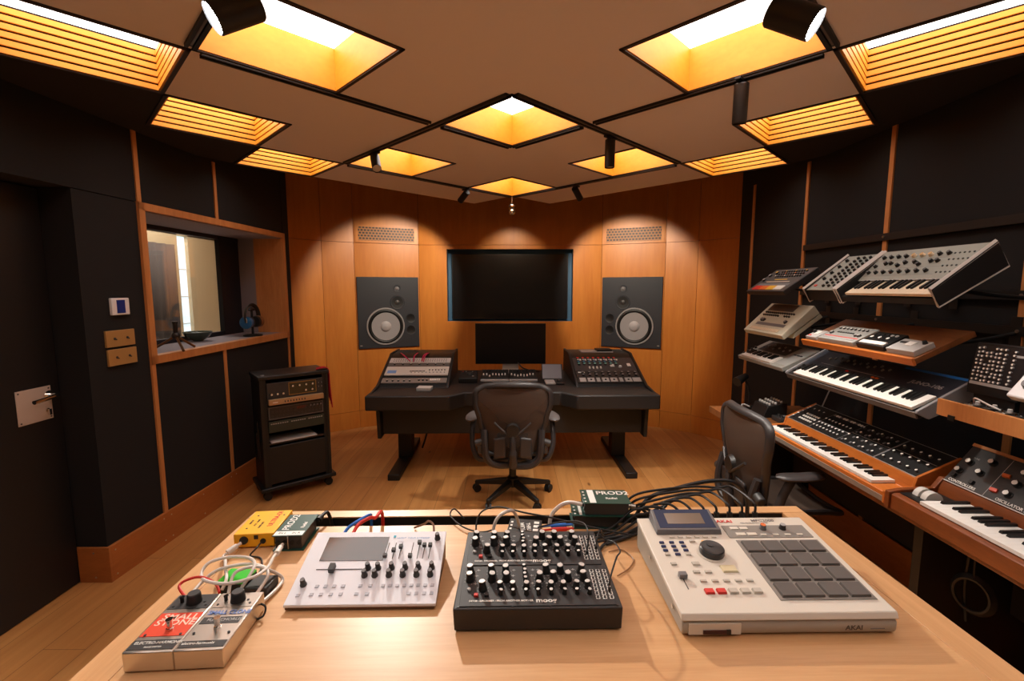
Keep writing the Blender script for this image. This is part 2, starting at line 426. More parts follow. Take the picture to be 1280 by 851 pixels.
def ring(o, i, y0, y1):
    (ox0, ox1, oz0, oz1), (ix0, ix1, iz0, iz1) = o, i
    b = MB(); v = []
    for y in (y0, y1):
        v += [(ox0, y, oz0), (ox1, y, oz0), (ox1, y, oz1), (ox0, y, oz1), (ix0, y, iz0), (ix1, y, iz0), (ix1, y, iz1), (ix0, y, iz1)]
    f = []
    for j in range(4):
        k2 = (j+1) % 4
        f += [(j, k2, 4+k2, 4+j), (8+j, 12+j, 12+k2, 8+k2), (j, 8+j, 8+k2, k2), (4+j, 4+k2, 12+k2, 12+j)]
    return b._add(v, f, 0)
struct('wall_back', ring((-1.088, 1.048, .202, 2.098), (TX0, TX1, TZ0, TZ1), 5.5, 5.53), M_WALLWOOD)
struct('wall_recess', ring((TX0-.03, TX1+.03, TZ0-.03, TZ1+.03), (TX0, TX1, TZ0, TZ1), 5.531, 5.64), M_BLUEGREY)
struct('wall_recess', MB().box(TX0-.03, TX1+.03, 5.64, 5.66, TZ0-.03, TZ1+.03), M_BLUEGREY)
struct('wall_core', MB().box(-2.75, 2.6, 5.7, 5.75, 0, ZT), M_SOFFIT)

# right wall
for y0, y1 in ((YB, 1.94), (1.943, 2.70), (2.703, 3.45), (3.453, 4.2), (4.203, 4.44)):
    struct('wall_right', MB().box(XR, XR+.25, y0, y1, .2, ZT), M_BLACKFAB)
struct('baseboard_right', MB().box(XR-.012, XR+.25, YB, 4.45, 0, .2), M_BASE, bevel=.002)
for y in (1.94, 2.70, 3.45, 4.2):
    struct('trim_%d' % k, MB().box(XR-.01, XR+.02, y-.015, y+.015, .2, ZC), M_TRIM); k += 1
# wall controls by the door
xw = xl(2.58)
t = thing('thermostat', 'small white wall thermostat with a blue screen above the brass plates', 'thermostat', (xw+.0, 2.592, 1.498), (0, 0, R(-2.5)))
MB().box(-.006, .012, -.056, .056, -.047, .047).build('mounting_frame', M_WHITEP, t, bevel=.004)
MB().box(.012, .0135, -.026, .026, -.036, .036).build('screen', mat('blue_lcd', (22, 48, 130), .3), t)
for z, yy, lab in ((1.323, 2.578, 'upper brass wall plate with two small toggles beside the black door'), (1.219, 2.582, 'lower brass wall plate with two small toggles beside the black door')):
    t = thing('brass_switch', lab, 'light switch', (xw, yy, z), (0, 0, R(-2.5)), 'brass switch plates')
    MB().box(-.006, .008, -.09, .09, -.045, .045).build('plate', M_BRASS, t, bevel=.0015)
    for y in (-.04, .04):
        b = MB(); b.tube((.008, y, 0), (.010, y, 0), .007, n=12); b.tube((.01, y, 0), (.02, y, -.006), .003, n=8); b.build('toggle', M_DGREY, t)
# things on the sill
def sill(px): return px
t = thing('mini_tripod', 'small black and bronze tabletop tripod standing on the window sill', 'tripod', (-2.235, 3.07, 1.19))
b = MB(); b.tube((0, 0, .075), (0, 0, .11), .018, n=16); b.ball((0, 0, .095), .026, 14); b.build('ball_head', M_BLACK, t)
b = MB(); b.lathe([(.011, .11), (.014, .12), (.014, .17), (.017, .18), (.017, .19)], n=14); b.build('column', M_BLACKM, t)
for a in (200, 320, 80):
    c, s = math.cos(R(a)), math.sin(R(a))
    b = MB(); b.pipe([(c*.015, s*.015, .085), (c*.07, s*.07, .05), (c*.14, s*.14, .006)], .008, n=8); b.build('leg', mat('bronze_leg', (104, 72, 44), .35, .6), t)
t = thing('glass_bowl', 'dark green glass bowl on the sill close to the window pane', 'bowl', (-2.45, 3.6, 1.19))
b = MB(); b.lathe([(.032, 0), (.035, .005), (.064, .022), (.088, .046), (.098, .07), (.093, .07), (.082, .046), (.058, .025), (0, .01)], n=36, close=False)
b.build('bowl_body', mat('smoky_green_glass', (54, 70, 58), .15, spec=.7), t)
MB().lathe([(.098, .069), (.1, .072), (.096, .074), (.092, .07)], n=36, close=False).build('rim', mat('glass_rim', (120, 130, 118), .2), t)
t = thing('headphone_stand', 'black stand holding the blue headphones on the window sill', 'stand', (-2.235, 3.985, 1.19))
b = MB(); b.lathe([(.075, 0), (.075, .01), (.06, .016), (.012, .02)], n=28); b.build('base', M_BLACK, t)
MB().tube((0, 0, .018), (0, 0, .232), .01, n=14).build('post', M_BLACKM, t)
b = MB(); b.pipe([(0, -.035, .222), (0, -.02, .236), (0, .02, .236), (0, .035, .222)], .011, n=8); b.build('hook', M_BLACK, t)
t = thing('headphones', 'blue and bronze headphones hanging on a black stand on the sill', 'headphones', (-2.235, 3.985, 1.19))
b = MB()
b.pipe([(0, -.1, .12), (0, -.105, .17), (0, -.085, .225), (0, -.045, .258), (0, 0, .268), (0, .045, .258), (0, .085, .225), (0, .105, .17), (0, .1, .12)], .009, n=10, flat=2.)
b.build('headband', M_BLACK, t)
for s, m in ((-1, mat('blue_cup', (24, 96, 150), .3)), (1, mat('bronze_cup', (128, 84, 48), .35, .4))):
    b = MB(); b.tube((0, s*.06, .12), (0, s*.1, .12), .048, .052, n=24); b.tube((0, s*.1, .12), (0, s*.112, .12), .052, .03, n=24); b.build('ear_cup', m, t)
    b = MB(); b.tube((0, s*.035, .12), (0, s*.06, .12), .046, .05, n=24); b.build('ear_pad', M_RUB, t)
    b = MB(); b.pipe([(0, s*.1, .165), (.02, s*.118, .15), (.02, s*.118, .12)], .004, n=6); b.build('yoke', M_STEEL, t)
# ------------------------------------------------------------------ hung ceiling with light wells
PITCH = .405; Y0 = 2.68; HD = .405          # half diagonal of one square cell, squares stand on their corner
def corner(k, l): return (PITCH*k, Y0+PITCH*l)
plain_wells = []; slat_wells = []
V = {}; verts = []; faces_b = []; faces_d = []
def vid(x, y):
    key = (round(x, 3), round(y, 3))
    if key not in V: V[key] = len(verts); verts.append((x, y))
    return V[key]
for l in range(-10, 8):
    for k2 in range(-6, 7):
        if (k2+l) % 2: continue
        if l-k2 > 6 and True: continue
        if l+k2 > 6: continue
        if k2 == 0 and l == 6: continue
        x, y = corner(k2, l)
        if k2 % 2 == 0 and l % 2 == 0 and abs(k2) <= 2 and ((k2//2+l//2) % 2 == 0): plain_wells.append((k2, l)); continue
        if abs(k2) == 4 and l % 2 == 0: slat_wells.append((k2, l)); continue
        q = [vid(x, y-HD), vid(x+HD, y), vid(x, y+HD), vid(x-HD, y)]
        if abs(k2) >= 5: faces_d.append(q)
        else: faces_b.append(q)
def slab(name, faces, z0, z1, m):
    b = MB(); used = sorted({i for f in faces for i in f}); mp = {i: j for j, i in enumerate(used)}; n = len(used)
    edges = {}
    for f in faces:
        for i in range(4): edges[(f[i], f[(i+1) % 4])] = 1
    fs = [tuple(mp[i] for i in f)[::-1] for f in faces]+[tuple(n+mp[i] for i in f) for f in faces]
    for (a, c) in edges:
        if (c, a) not in edges: fs.append((mp[a], mp[c], n+mp[c], n+mp[a]))
    cl = lambda x: max(-2.3, min(XR+.12, x))
    b._add([(cl(verts[i][0]), verts[i][1], z0) for i in used]+[(cl(verts[i][0]), verts[i][1], z1) for i in used], fs, 0)
    return struct(name, b, m, smooth=False)
slab('ceiling_panel', faces_b, ZC, ZC+.03, M_PLASTER)
slab('ceiling_soffit', faces_d, ZC, ZC+.03, M_SOFFIT)

WELLPOS = {(0, 0): 'in the middle of the ceiling', (-2, -2): 'near on the left, behind the big left spotlight', (2, -2): 'near on the right, behind the big right spotlight',
           (-2, 2): 'far on the left over the rack cart', (2, 2): 'far on the right, behind the two hanging spots', (0, 4): 'farthest from view, above the big wall screen',
           (-4, -2): 'nearest the black door, cut by the picture edge', (-4, 0): 'above the window, second of the left row', (-4, 2): 'smallest of the left row, above the window corner',
           (4, -2): 'nearest on the right row, cut by the picture edge', (4, 0): 'second of the right row, beside the vertical spotlight', (4, 2): 'smallest of the right row, at the back corner'}
def well(k2, l, slats):
    H = .182
    x, y = corner(k2, l)
    vis = (k2, l) in WELLPOS
    lab = ('slatted timber light well ' if slats else 'amber plywood light well ')+WELLPOS.get((k2, l), 'over the table' if not vis else '')
    t = thing('ceiling_light_well', lab, 'ceiling light', (x, y, ZC), (0, 0, R(45)), 'slatted ceiling light wells' if slats else 'plywood ceiling light wells')
    s = HD*math.sqrt(2)/2-.004; w = .016
    MB().box(-s+w, s-w, -s+w, s-w, H, H+.01).build('diffuser', M_LAMP, t)
    MB().box(-s, s, -s, s, H+.011, H+.02).build('lid', M_SOFFIT, t)
    for a in range(4):
        b = MB().at(rot=(0, 0, a*PI/2))
        if slats:
            n = 6; p = H/n
            b.box(-s+w, s-w, s-w+.006, s, -.003, H+.01, 1)
            for i in range(n):
                b.prism([(-s+w, s-w+.006), (-s, s), (s, s), (s-w, s-w+.006)], i*p-.003, i*p-.003, 'Z', 1) if False else None
                b.hexa([(-s+.002, s, i*p), (s-.002, s, i*p), (s-w-.004, s-w-.004, i*p), (-s+w+.004, s-w-.004, i*p)],
                       [(-s+.002, s, (i+1)*p-.009), (s-.002, s, (i+1)*p-.009), (s-w-.004, s-w-.004, (i+1)*p-.009), (-s+w+.004, s-w-.004, (i+1)*p-.009)], 0)
        else:
            b.hexa([(-s, s, 0), (s, s, 0), (s-w, s-w, 0), (-s+w, s-w, 0)], [(-s, s, H+.01), (s, s, H+.01), (s-w, s-w, H+.01), (-s+w, s-w, H+.01)])
        b.build('side_panel', [M_COFFER, M_SLATDARK], t)
    b = MB()
    for a in range(4):
        b.at(rot=(0, 0, a*PI/2)); b.box(-s-.004, s+.004, s-.012, s+.004, -.006, 0)
    b.build('rim_frame', mat('dark_bronze_rim', (44, 28, 18), .6) if 'rimm' not in globals() else rimm, t)
for a in plain_wells: well(*a, False)
for a in slat_wells: well(*a, True)

# lighting tracks along the cell edges
def track(p, q, lab, sh, e0=.022, e1=.022):
    o_ = Vector((math.copysign(.7071, q[0]-p[0]) if 0 else 0, sh, 0)); p, q = Vector((*p, ZC))+o_, Vector((*q, ZC))+o_; d = (q-p).normalized(); p = p+d*e0; q = q-d*e1; d = q-p; a = math.atan2(d.y, d.x); L = d.length
    t = thing('lighting_track', lab, 'lighting track', p, (0, 0, a), 'black ceiling tracks')
    b = MB(); b.box(0, L, -.019, -.007, -.014, -.0055); b.box(0, L, .007, .019, -.014, -.0055); b.box(0, L, -.019, .019, -.0055, -.0005)
    b.build('rail', M_BLACKM, t)
    b = MB(); b.box(.02, L-.02, -.0035, .0035, -.009, -.0056); b.build('conductor', mat('track_strip', (120, 112, 104), .4, .6) if 'tstrip' not in globals() else tstrip, t)
c0 = Y0
TR = [((0, c0-.405), (-1.215, c0+.81), 'black ceiling track from the middle well to the far left'), ((0, c0-.405), (1.215, c0+.81), 'black ceiling track from the middle well to the far right'),
      ((-1.215, c0-.81), (-.405, c0), 'black ceiling track under the far edge of the near left well'), ((1.215, c0-.81), (.405, c0), 'black ceiling track under the far edge of the near right well'),
      ((-.405, c0), (0, c0+.405), 'black ceiling track along the far left edge of the middle well'), ((.405, c0), (0, c0+.405), 'black ceiling track along the far right edge of the middle well'),
      ((-1.215, c0-.81), (0, c0-2.025), 'black ceiling track carrying the big near left spotlight'), ((1.215, c0-.81), (0, c0-2.025), 'black ceiling track carrying the big near right spotlight'),
      ((-1.215, c0+.81), (0, c0+2.025), 'rear left ceiling track in front of the wooden wall'), ((1.215, c0+.81), (0, c0+2.025), 'rear right ceiling track in front of the wooden wall')]
for a, sh in zip(TR, (-.014, -.014, .014, .014, .014, .014, -.014, -.014, .014, .014)): track(*a, sh, .022, .065 if sh > 0 and a[1][0] in (-.405, .405) else .022)

def spot(p, d, L, r, lab, power=0, size=60, col=(1, .92, .82), lit=False, blend=.4, drop=.035):
    d = Vector(d).normalized(); px, py = p
    t = thing('track_spotlight', lab, 'spotlight', (px, py, ZC-.014), (0, 0, 0), 'black track spotlights')
    b = MB(); b.box(-.05, .05, -.012, .012, -.01, .0); b.at(rot=(0, 0, R(45))); b.build('adapter', M_BLACK, t, rot=(0, 0, R(45) if px*1 > 0 else R(135)))
    J = Vector((0, 0, -drop))
    MB().tube((0, 0, -.01), tuple(J), .006, n=8).build('stem', M_BLACKM, t)
    a, e = J-d*L*.12, J+d*L*.88
    b = MB(); b.tube(a, a+d*.004, r*.94, r, n=28); b.tube(a+d*.004, e-d*.004, r, n=28, caps=False); b.tube(e-d*.004, e, r, r*.93, n=28, caps=False)
    b.tube(e-d*.012, e-d*.0118, r*.93, n=28); b.build('lamp_body', M_BLACK, t)
    b = MB(); b.tube(e-d*.0115, e-d*.008, r*.88, n=24); b.build('lens', M_LENS if lit else mat('spot_glass', (200, 196, 190), .2) if 'spg' not in globals() else spg, t)
    if power:
        la = bpy.data.lights.new('spot_beam', 'SPOT'); la.energy = power; la.spot_size = R(size); la.spot_blend = blend; la.color = col; la.shadow_soft_size = r*1.3
        o = bpy.data.objects.new('spot_beam', la); COL.objects.link(o); o.parent = t
        o.location = e+d*.004; o.rotation_euler = d.to_track_quat('-Z', 'Y').to_euler()
    return t
# ------------------------------------------------------------------ foreground oak table
TZ = .92
t = thing('oak_table', 'wide pale oak table with a black cable slot along its far edge', 'table', (.053, 1.372, 0), (0, 0, R(1.25)))
g = .0012
MB().box(-.77, .77, -1.15, -.094, TZ-.04, TZ).build('tabletop', M_TABLE, t, bevel=.001)
MB().box(-.84, -.77-g, -1.15, -.04-g, TZ-.04, TZ).build('edge_strip', M_TABLEY, t, bevel=.001)
MB().box(.77+g, .84, -1.15, -.04-g, TZ-.04, TZ).build('edge_strip', M_TABLEY, t, bevel=.001)
MB().box(-.84, .84, -.04, 0, TZ-.04, TZ).build('edge_strip', M_TABLE, t, bevel=.001)
MB().box(-.77, -.64, -.094+g, -.04-g, TZ-.04, TZ).build('slot_filler', M_TABLE, t)
b = MB(); b.box(-.64, .77, -.094, -.04, TZ-.1, TZ-.09); b.box(-.64, .77, -.0415, -.04, TZ-.09, TZ-.003); b.box(-.64, .77, -.095, -.0935, TZ-.09, TZ-.004)
b.build('cable_slot', M_BLACKM, t)
for x in (-.78, .72):
    for y in (-1.1, -.11): MB().box(x, x+.06, y, y+.06, 0, TZ-.04).build('leg', M_TABLEY, t)
b = MB(); b.box(-.72, .72, -.1, -.08, TZ-.14, TZ-.041); b.box(-.77, -.75, -1.04, -.11, TZ-.14, TZ-.041); b.box(.75, .77, -1.04, -.11, TZ-.14, TZ-.041); b.build('apron', M_TABLE, t)

def feet(t, pts, r=.006, h=.004):
    for x, y in pts: MB().tube((x, y, 0), (x, y, h), r, n=10).build('rubber_foot', M_RUB, t)

# --- two silver stomp boxes
def pedal(x, lab, main, face, words):
    t = thing('effect_pedal', lab, 'effect pedal', (-.689+.0868*x*math.cos(R(3.5)), .751+.0868*x*math.sin(R(3.5)), TZ), (0, 0, R(3.5)), 'silver effect pedals')
    W, D, Hh = .0862, .158, .04
    MB().box(0, W, 0, D, .003, Hh).build('case', M_STEEL, t, bevel=.002)
    feet(t, [(.01, .01), (W-.01, .01), (.01, D-.01), (W-.01, D-.01)])
    z = Hh+.0002
    MB().box(.004, W-.004, .112, D-.003, z, z+.0006).build('top_plate', main, t)
    if face: MB().box(.0035, W-.0035, .038, .1, z, z+.0006).build('artwork_plate', face, t)
    MB().box(.003, W-.003, .006, .029 if face else .022, z, z+.0006).build('logo_plate', M_DGREY, t)
    inst('knob', knob_mesh(.0135, .02, M_RUB, M_DGREY, 1.05, False, 24), t, (.046, .132, z))
    b = MB(); b.tube((.022, .132, z), (.022, .132, z+.01), .0035, n=10); b.tube((.02, .132, z+.01), (.026, .13, z+.014), .003, n=8); b.build('colour_switch', M_RUB, t)
    for p in ((.012, .12), (.066, .132), (.074, .122), (.012, .041), (.075, .041)): MB().tube((p[0], p[1], z+.0006), (p[0], p[1], z+.0018), .0024, n=10).build('screw', M_DGREY, t)
    b = MB(); b.tube((.047, .055, z), (.047, .055, z+.004), .0068, n=6); b.tube((.047, .055, z+.004), (.047, .055, z+.013), .005, n=16); b.tube((.047, .055, z+.013), (.047, .055, z+.021), .0058, .0062, n=20)
    b.build('foot_switch', M_CHROME, t)
    for s, sz, p, m, sx, bo in words: txt(t, s, sz, (p[0], p[1], z+.0008), m, sx=sx, bold=bo)
    return t
M_PALEW = mat('pale_print', (250, 214, 196), .5); M_BLUETX = mat('light_blue_print', (110, 140, 204), .5)
pedal(0, 'silver effect pedal with red artwork reading SMALL STONE', M_DGREY, mat('red_artwork', (226, 74, 44), .4),
      [('SMALL', .021, (.013, .088), M_PALEW, 1.12, .01), ('STONE', .021, (.009, .072), M_PALEW, 1.12, .01), ('ELECTRO-HARMONIX', .0095, (.007, .0215), M_WHITE, .9, .005), ('PHASE SHIFTER', .005, (.03, .011), M_WHITE, .9, 0)])
t = pedal(1, 'silver effect pedal with light blue lettering and a bare metal face', M_STEEL, None,
      [('SMALL CLONE', .0155, (.007, .096), M_BLUETX, .82, .02), ('electro-harmonix', .009, (.006, .0155), M_WHITE, .9, .005)])
MB().box(.006, .079, .066, .084, .0402, .0406).build('name_strip', M_DGREY, t)
txt(t, 'FULL CHORUS', .0105, (.016, .0755, .0408), M_LGREY, sx=.95, bold=.01)

# --- DI boxes on the left
t = thing('yellow_direct_box', 'yellow direct box with red lettering behind the pedals', 'direct box', (-.728, 1.147, TZ), (0, 0, R(5)))
MB().box(0, .102, 0, .13, .004, .04).build('case', M_YELLOWBOX, t, bevel=.002)
feet(t, [(.012, .012), (.09, .012), (.012, .118), (.09, .118)])
MB().tube((.026, 0, .024), (.026, -.004, .024), .0105, n=20).build('jack_socket', M_BLACK, t)
MB().tube((.074, 0, .02), (.074, -.003, .02), .007, n=16).build('jack_socket', M_BLACK, t)
MB().box(.052, .062, -.002, 0, .026, .036).build('pad_switch', M_BLACK, t)
txt(t, 'ULTRA-DI', .019, (.075, .038, .0404), M_RED, (0, 0, R(90)), bold=.01)
for i, s in enumerate(('GND LIFT', 'ATT -20dB', 'INPUT')): txt(t, s, .008, (.05-.016*i, .03+.012*i, .0404), M_DGREY, (0, 0, R(90)))
for p in ((.02, .1), (.09, .1), (.02, .03)): MB().tube((p[0], p[1], .04), (p[0], p[1], .0408), .0025, n=8).build('screw', M_DGREY, t)

def di(name, lab, loc, rot, w, d, h, along, plugs=True, strip=True):
    t = thing('green_direct_box', lab, 'direct box', loc, (0, 0, rot), 'green direct boxes')
    MB().box(.006, w-.006, .006, d-.006, .003, h-.002).build('case', M_DGREY, t, bevel=.001)
    MB().box(0, w, 0, d, h-.002, h).build('top_plate', M_GREEN, t, bevel=.0008)
    MB().box(0, w, 0, d, 0, .003).build('base_plate', M_GREEN, t)
    return t
t = di('', 'green direct box with white lettering, beside the yellow box', (-.622, 1.136, TZ), R(3), .079, .116, .042, 0)
MB().box(.002, .076, .003, .024, .0421, .0424).build('label_strip', M_WHITE, t)
txt(t, 'PROD2', .026, (.022, .03, .0424), M_WHITE, (0, 0, R(90)), bold=.012); txt(t, 'Radial', .013, (.062, .04, .0424), M_WHITE, (0, 0, R(90)), bold=.02)
for s, x in (('IN L', .012), ('IN R', .046)): txt(t, s, .011, (x, .0135, .0426), M_DGREY)
for x in (.012, .028, .048, .066): MB().tube((x, .006, .021), (x, .0035, .021), .0062, n=14).build('jack_socket', M_BLACK, t)
MB().box(.038, .04, .002, .006, .004, .04).build('divider', M_STEEL, t)
def di_flat(lab, loc, rot):
    t = di('', lab, loc, rot, .135, .09, .04, 1)
    MB().box(.02, .038, .004, .086, .0401, .0404).build('label_strip', M_WHITE, t)
    txt(t, 'PROD2', .03, (.045, .066, .0404), M_WHITE, bold=.014); txt(t, 'Radial', .014, (.068, .032, .0404), M_WHITE, bold=.02)
    for y in (.012, .032, .052, .072):
        MB().tube((.006, y, .02), (.0035, y, .02), .0062, n=14).build('jack_socket', M_BLACK, t)
        MB().tube((.008, y, .0401), (.008, y, .0406), .0032, n=10).build('legend_dot', M_WHITE, t)
    return t
di_flat('green direct box with white lettering stacked on top of another behind the black synth', (.2, 1.242, TZ+.0402), R(-1))
di_flat('lower green direct box, mostly hidden under the top one behind the black synth', (.172, 1.25, TZ), R(-1))

t = thing('midi_box', 'small black box with white print and plugged leads behind the black synth', 'midi box', (.03, 1.175, TZ), (0, 0, R(-8)))
MB().box(-.045, .045, 0, .075, .002, .03).build('case', M_BLACK, t, bevel=.0015)
txt(t, 'MIDI', .02, (-.012, .052, .0304), M_WHITE, (0, 0, R(-78)), bold=.015); txt(t, 'THRU', .016, (.006, .054, .0304), M_WHITE, (0, 0, R(-78)), bold=.01)
for i in range(3): MB().box(.024, .038, .012+.02*i, .024+.02*i, .0301, .0305).build('arrow_mark', M_WHITE, t)
for i in range(3): MB().box(-.04, -.034, .014+.018*i, .022+.018*i, .0301, .0305).build('arrow_mark', M_WHITE, t)

t = thing('power_block', 'small black power block with a bright green lid between the cables', 'power block', (-.655, .962, TZ), (0, 0, R(-3)))
MB().box(0, .062, 0, .05, .002, .028).build('case', M_BLACK, t, bevel=.002); MB().box(0, .062, 0, .05, .0282, .034).build('lid', mat('bright_green', (60, 206, 52), .35), t, bevel=.002)
MB().box(.064, .115, -.004, .046, .002, .024).build('transformer', M_DGREY, t, bevel=.003)

# --- white desktop synth
M_WS = mat('white_synth_face', (234, 236, 244), .4)
t = thing('white_synthesizer', 'white desktop synthesizer with a dark touch screen and rows of black knobs', 'synthesizer', (-.484, .912, TZ), (0, 0, R(1)))
W, D, h0, h1 = .322, .192, .014, .07
tl = math.atan2(h1-h0, D)
def WP(u, v, e=0.): return (u, v*math.cos(tl)*D/(D)*1., h0+v*math.tan(tl)*1.+e)
MB().prism([(0, .003), (D, .003), (D, h1-.006), (0, h0-.006)], .003, W-.003, 'X').build('case', mat('wooden_synth_base', (96, 66, 44), .5), t)
MB().prism([(-.001, h0-.006), (D+.001, h1-.006), (D+.001, h1), (-.001, h0)], 0, W, 'X').build('top_plate', M_WS, t, bevel=.001)
feet(t, [(.02, .02), (.3, .02), (.02, .17), (.3, .17)])
rt = (tl, 0, 0)
def wbox(n, u0, u1, v0, v1, m, e=.0004, hh=.0006): 
    b = MB().at(rot=rt, loc=(0, 0, h0)); k = 1/math.cos(tl); b.box(u0, u1, v0*k, v1*k, e, e+hh); return b.build(n, m, t)
wbox('touch_screen', .035, .183, .108, .176, mat('touch_glass', (66, 57, 54), .1, spec=.6))
wbox('fader_slot', .037, .142, .084, .086, M_DGREY)
KD = knob_mesh(.0058, .017, M_DGREY, M_MGREY, 1.25)
for u, v in ((.155, .089), (.178, .089), (.209, .089), (.24, .089), (.27, .089), (.301, .089), (.152, .07), (.175, .07), (.207, .07), (.238, .07), (.269, .07), (.3, .07), (.024, .048), (.303, .174)):
    inst('knob', KD, t, WP(u, v), rt)
for u, v in ((.187, .12), (.204, .136), (.219, .146), (.246, .119), (.262, .158), (.275, .15), (.289, .15)):
    wbox('slider_slot', u-.0008, u+.0008, .112, .158, M_DGREY)
    b = MB().at(rot=rt, loc=WP(u, v)); b.box(-.0045, .0045, -.004, .004, .002, .01); b.box(-.0015, .0015, -.0015, .0015, 0, .002); b.build('slider_cap', M_DGREY, t)
b = MB().at(rot=rt, loc=WP(.075, .085)); b.box(-.006, .006, -.009, .009, .002, .014); b.box(-.002, .002, -.002, .002, 0, .002); b.build('slider_cap', M_DGREY, t)
BW = button_mesh(.0085, .0075, .0015, mat('pale_button', (196, 198, 208), .5))
for u, v in [(.055+.019*i, .044) for i in range(4)]+[(.15, .044), (.172, .044)]+[(.2+.0155*i, .044) for i in range(8)]+[(.05+.021*i, .024) for i in range(4)]+[(.147, .024), (.17, .024)]+[(.26+.0165*i, .024) for i in range(4)]+[(.022, .022)]:
    inst('button', BW, t, WP(u, v, .0002), rt)
wbox('logo_square', .193, .199, .174, .18, mat('cyan_print', (40, 170, 200), .5))
txt(t, 'waldorf  iridium synthesizer', .0072, WP(.203, .177, .0007), mat('pale_blue_print', (120, 160, 205), .5), rt)

M_KCAP = mat('pale_knob_cap', (214, 210, 206), .45, .2)
# --- black two-tier modular drum synth
t = thing('black_semi_modular_synthesizer', 'black semi-modular synthesizer covered in silver-topped knobs and patch points', 'synthesizer', (-.117, .85, TZ), (0, 0, R(1)))
W, D, h0, h1 = .338, .245, .05, .077
tl = math.atan2(h1-h0, D); rt = (tl, 0, 0)
def MP(u, v, e=0.): return (u*W, v, h0+v*math.tan(tl)+e)
b = MB(); b.hexa([(.002, 0, .004), (W-.002, 0, .004), (W-.014, D, .004), (.014, D, .004)], [(0, 0, h0), (W, 0, h0), (W-.012, D, h1), (.012, D, h1)])
b.build('case', mat('black_wooden_case', (40, 37, 36), .45), t, bevel=.0025)
feet(t, [(.02, .02), (.318, .02), (.03, .225), (.308, .225)], .008, .005)
K1 = knob_mesh(.0076, .0185, M_RUB, M_KCAP, 1.2); K2 = knob_mesh(.0064, .0145, M_RUB, M_KCAP, 1.2); K3 = knob_mesh(.0043, .0115, M_RUB, M_KCAP, 1.15)
jb = MB(); jb.box(-.0042, .0042, -.0042, .0042, 0, .0004, 0); jb.tube((0, 0, .0004), (0, 0, .0018), .0031, .0027, n=12, m=1); jb.tube((0, 0, .0018), (0, 0, .0019), .0017, n=10, m=2)
JM = jb.mesh('patch_jack', [M_WHITE, M_DGREY, M_BLACK])
for un in range(2):
    y0 = .006+un*.117
    b = MB().at(rot=rt, loc=MP(0, y0)); b.box(.012+un*.006, W-.012-un*.006, 0, .113, .0002, .0016); b.build('front_panel', mat('synth_panel', (38, 36, 37), .5) if un == 0 else pnl, t, bevel=.0006)
    pnl = bpy.data.materials['synth_panel']
    sq = .985 if un == 0 else .955
    def U(u): return .5+(u-.5)*sq
    kn = [(u, d, K1) for u in (.08, .218, .31) for d in (.07, .092)]+[(.165, .044, K1)]+[(u, .07, K1) for u in (.525, .618, .708, .81)]+[(u, .092, K1) for u in (.575, .665, .80)]
    sm = [.275, .355, .435, .51, .59, .67, .75, .825]
    kn += [(u, .047, K2) for u in sm]+[(u, .03, K3) for u in sm]+[(.432, d, K3) for d in (.066, .078, .09, .102)]
    pr = MB()
    for u, d, k in kn:
        inst('knob', k, t, MP(U(u), y0+d, .0017), (tl, 0, random.uniform(-2, 2)))
        if k is not K3:
            r = .0118 if k is K1 else .0095
            for a in range(0, 360, 45 if k is K1 else 60):
                c, s = math.cos(R(a+200)), math.sin(R(a+200)); p = MP(U(u)+c*r/W, y0+d+s*r, .0018)
                pr.at(rot=rt, loc=p); pr.box(-.0008, .0008, -.0005, .0005, 0, .0002)
    for u in (.125, .36, .48, .52, .57, .76):
        for d in (.06, .083, .1):
            pr.at(rot=rt, loc=MP(U(u)+random.uniform(-.01, .01), y0+d, .0018)); pr.box(-.004, .004, -.0006, .0006, 0, .0002); pr.box(-.0006, .0006, -.003, .003, 0, .0002)
    pr.build('panel_print', M_LGREY, t, smooth=False)
    for u, m in ((.125, M_RED), (.19, M_RUB)): inst('button', button_mesh(.009, .008, .004, m), t, MP(U(u), y0+.027, .0017), rt)
    MB().at(rot=rt, loc=MP(U(.078), y0+.043, .0017)).lathe([(.0042, 0), (.0042, .003), (.003, .004)], n=14).build('button', M_LGREY, t)
    for c in range(3):
        for r_ in range(8): inst('patch_jack', JM, t, MP(U(.872+.042*c), y0+.019+.0108*r_, .0017), rt)
    txt(t, 'moog', .0145, MP(U(.49), y0+.0125, .002), M_WHITE, rt, sx=1.25, bold=.02)
    txt(t, 'DFAM : DRUMMER : FROM ANOTHER MOTHER', .0062, MP(U(.085), y0+.0125, .002), M_WHITE, rt, bold=.03)
for p in ((.03, .006), (.35, .006), (.57, .006), (.97, .006)): MB().at(loc=MP(*p)).tube((0, 0, 0), (0, 0, .001), .0028, n=8).build('screw', M_BLACK, t)

# --- grey-white sampler with 16 pads
M_AK = mat('warm_white_plastic', (222, 215, 202), .45, bump=.08, bscale=500); M_AKD = mat('warm_grey_plastic', (172, 166, 155), .5)
t = thing('pad_sampler', 'cream grey pad sampler with sixteen dark grey pads and a blue-framed display', 'sampler', (.333, .838, TZ), (0, 0, R(.8)))
W, D = .425, .315; ha, hb, hc = .035, .049, .082
tl = math.atan2(hc-hb, D-.03); rt = (tl, 0, 0)
def AP(x, v, e=0.): return (x, .03+v, hb+v*math.tan(tl)+e)
b = MB(); b.prism([(0, .012), (.004, .004), (D-.004, .004), (D, .012), (D, hc-.008), (.004, ha-.002), (0, ha-.008)], .0, W, 'X'); b.build('lower_case', M_AKD, t, bevel=.003)
b = MB(); b.prism([(-.002, ha), (.006, ha), (D+.001, hc-.01), (D+.001, hc), (.03, hb), (.004, ha+.012)], -.002, W+.002, 'X'); b.build('upper_case', M_AK, t, bevel=.002)
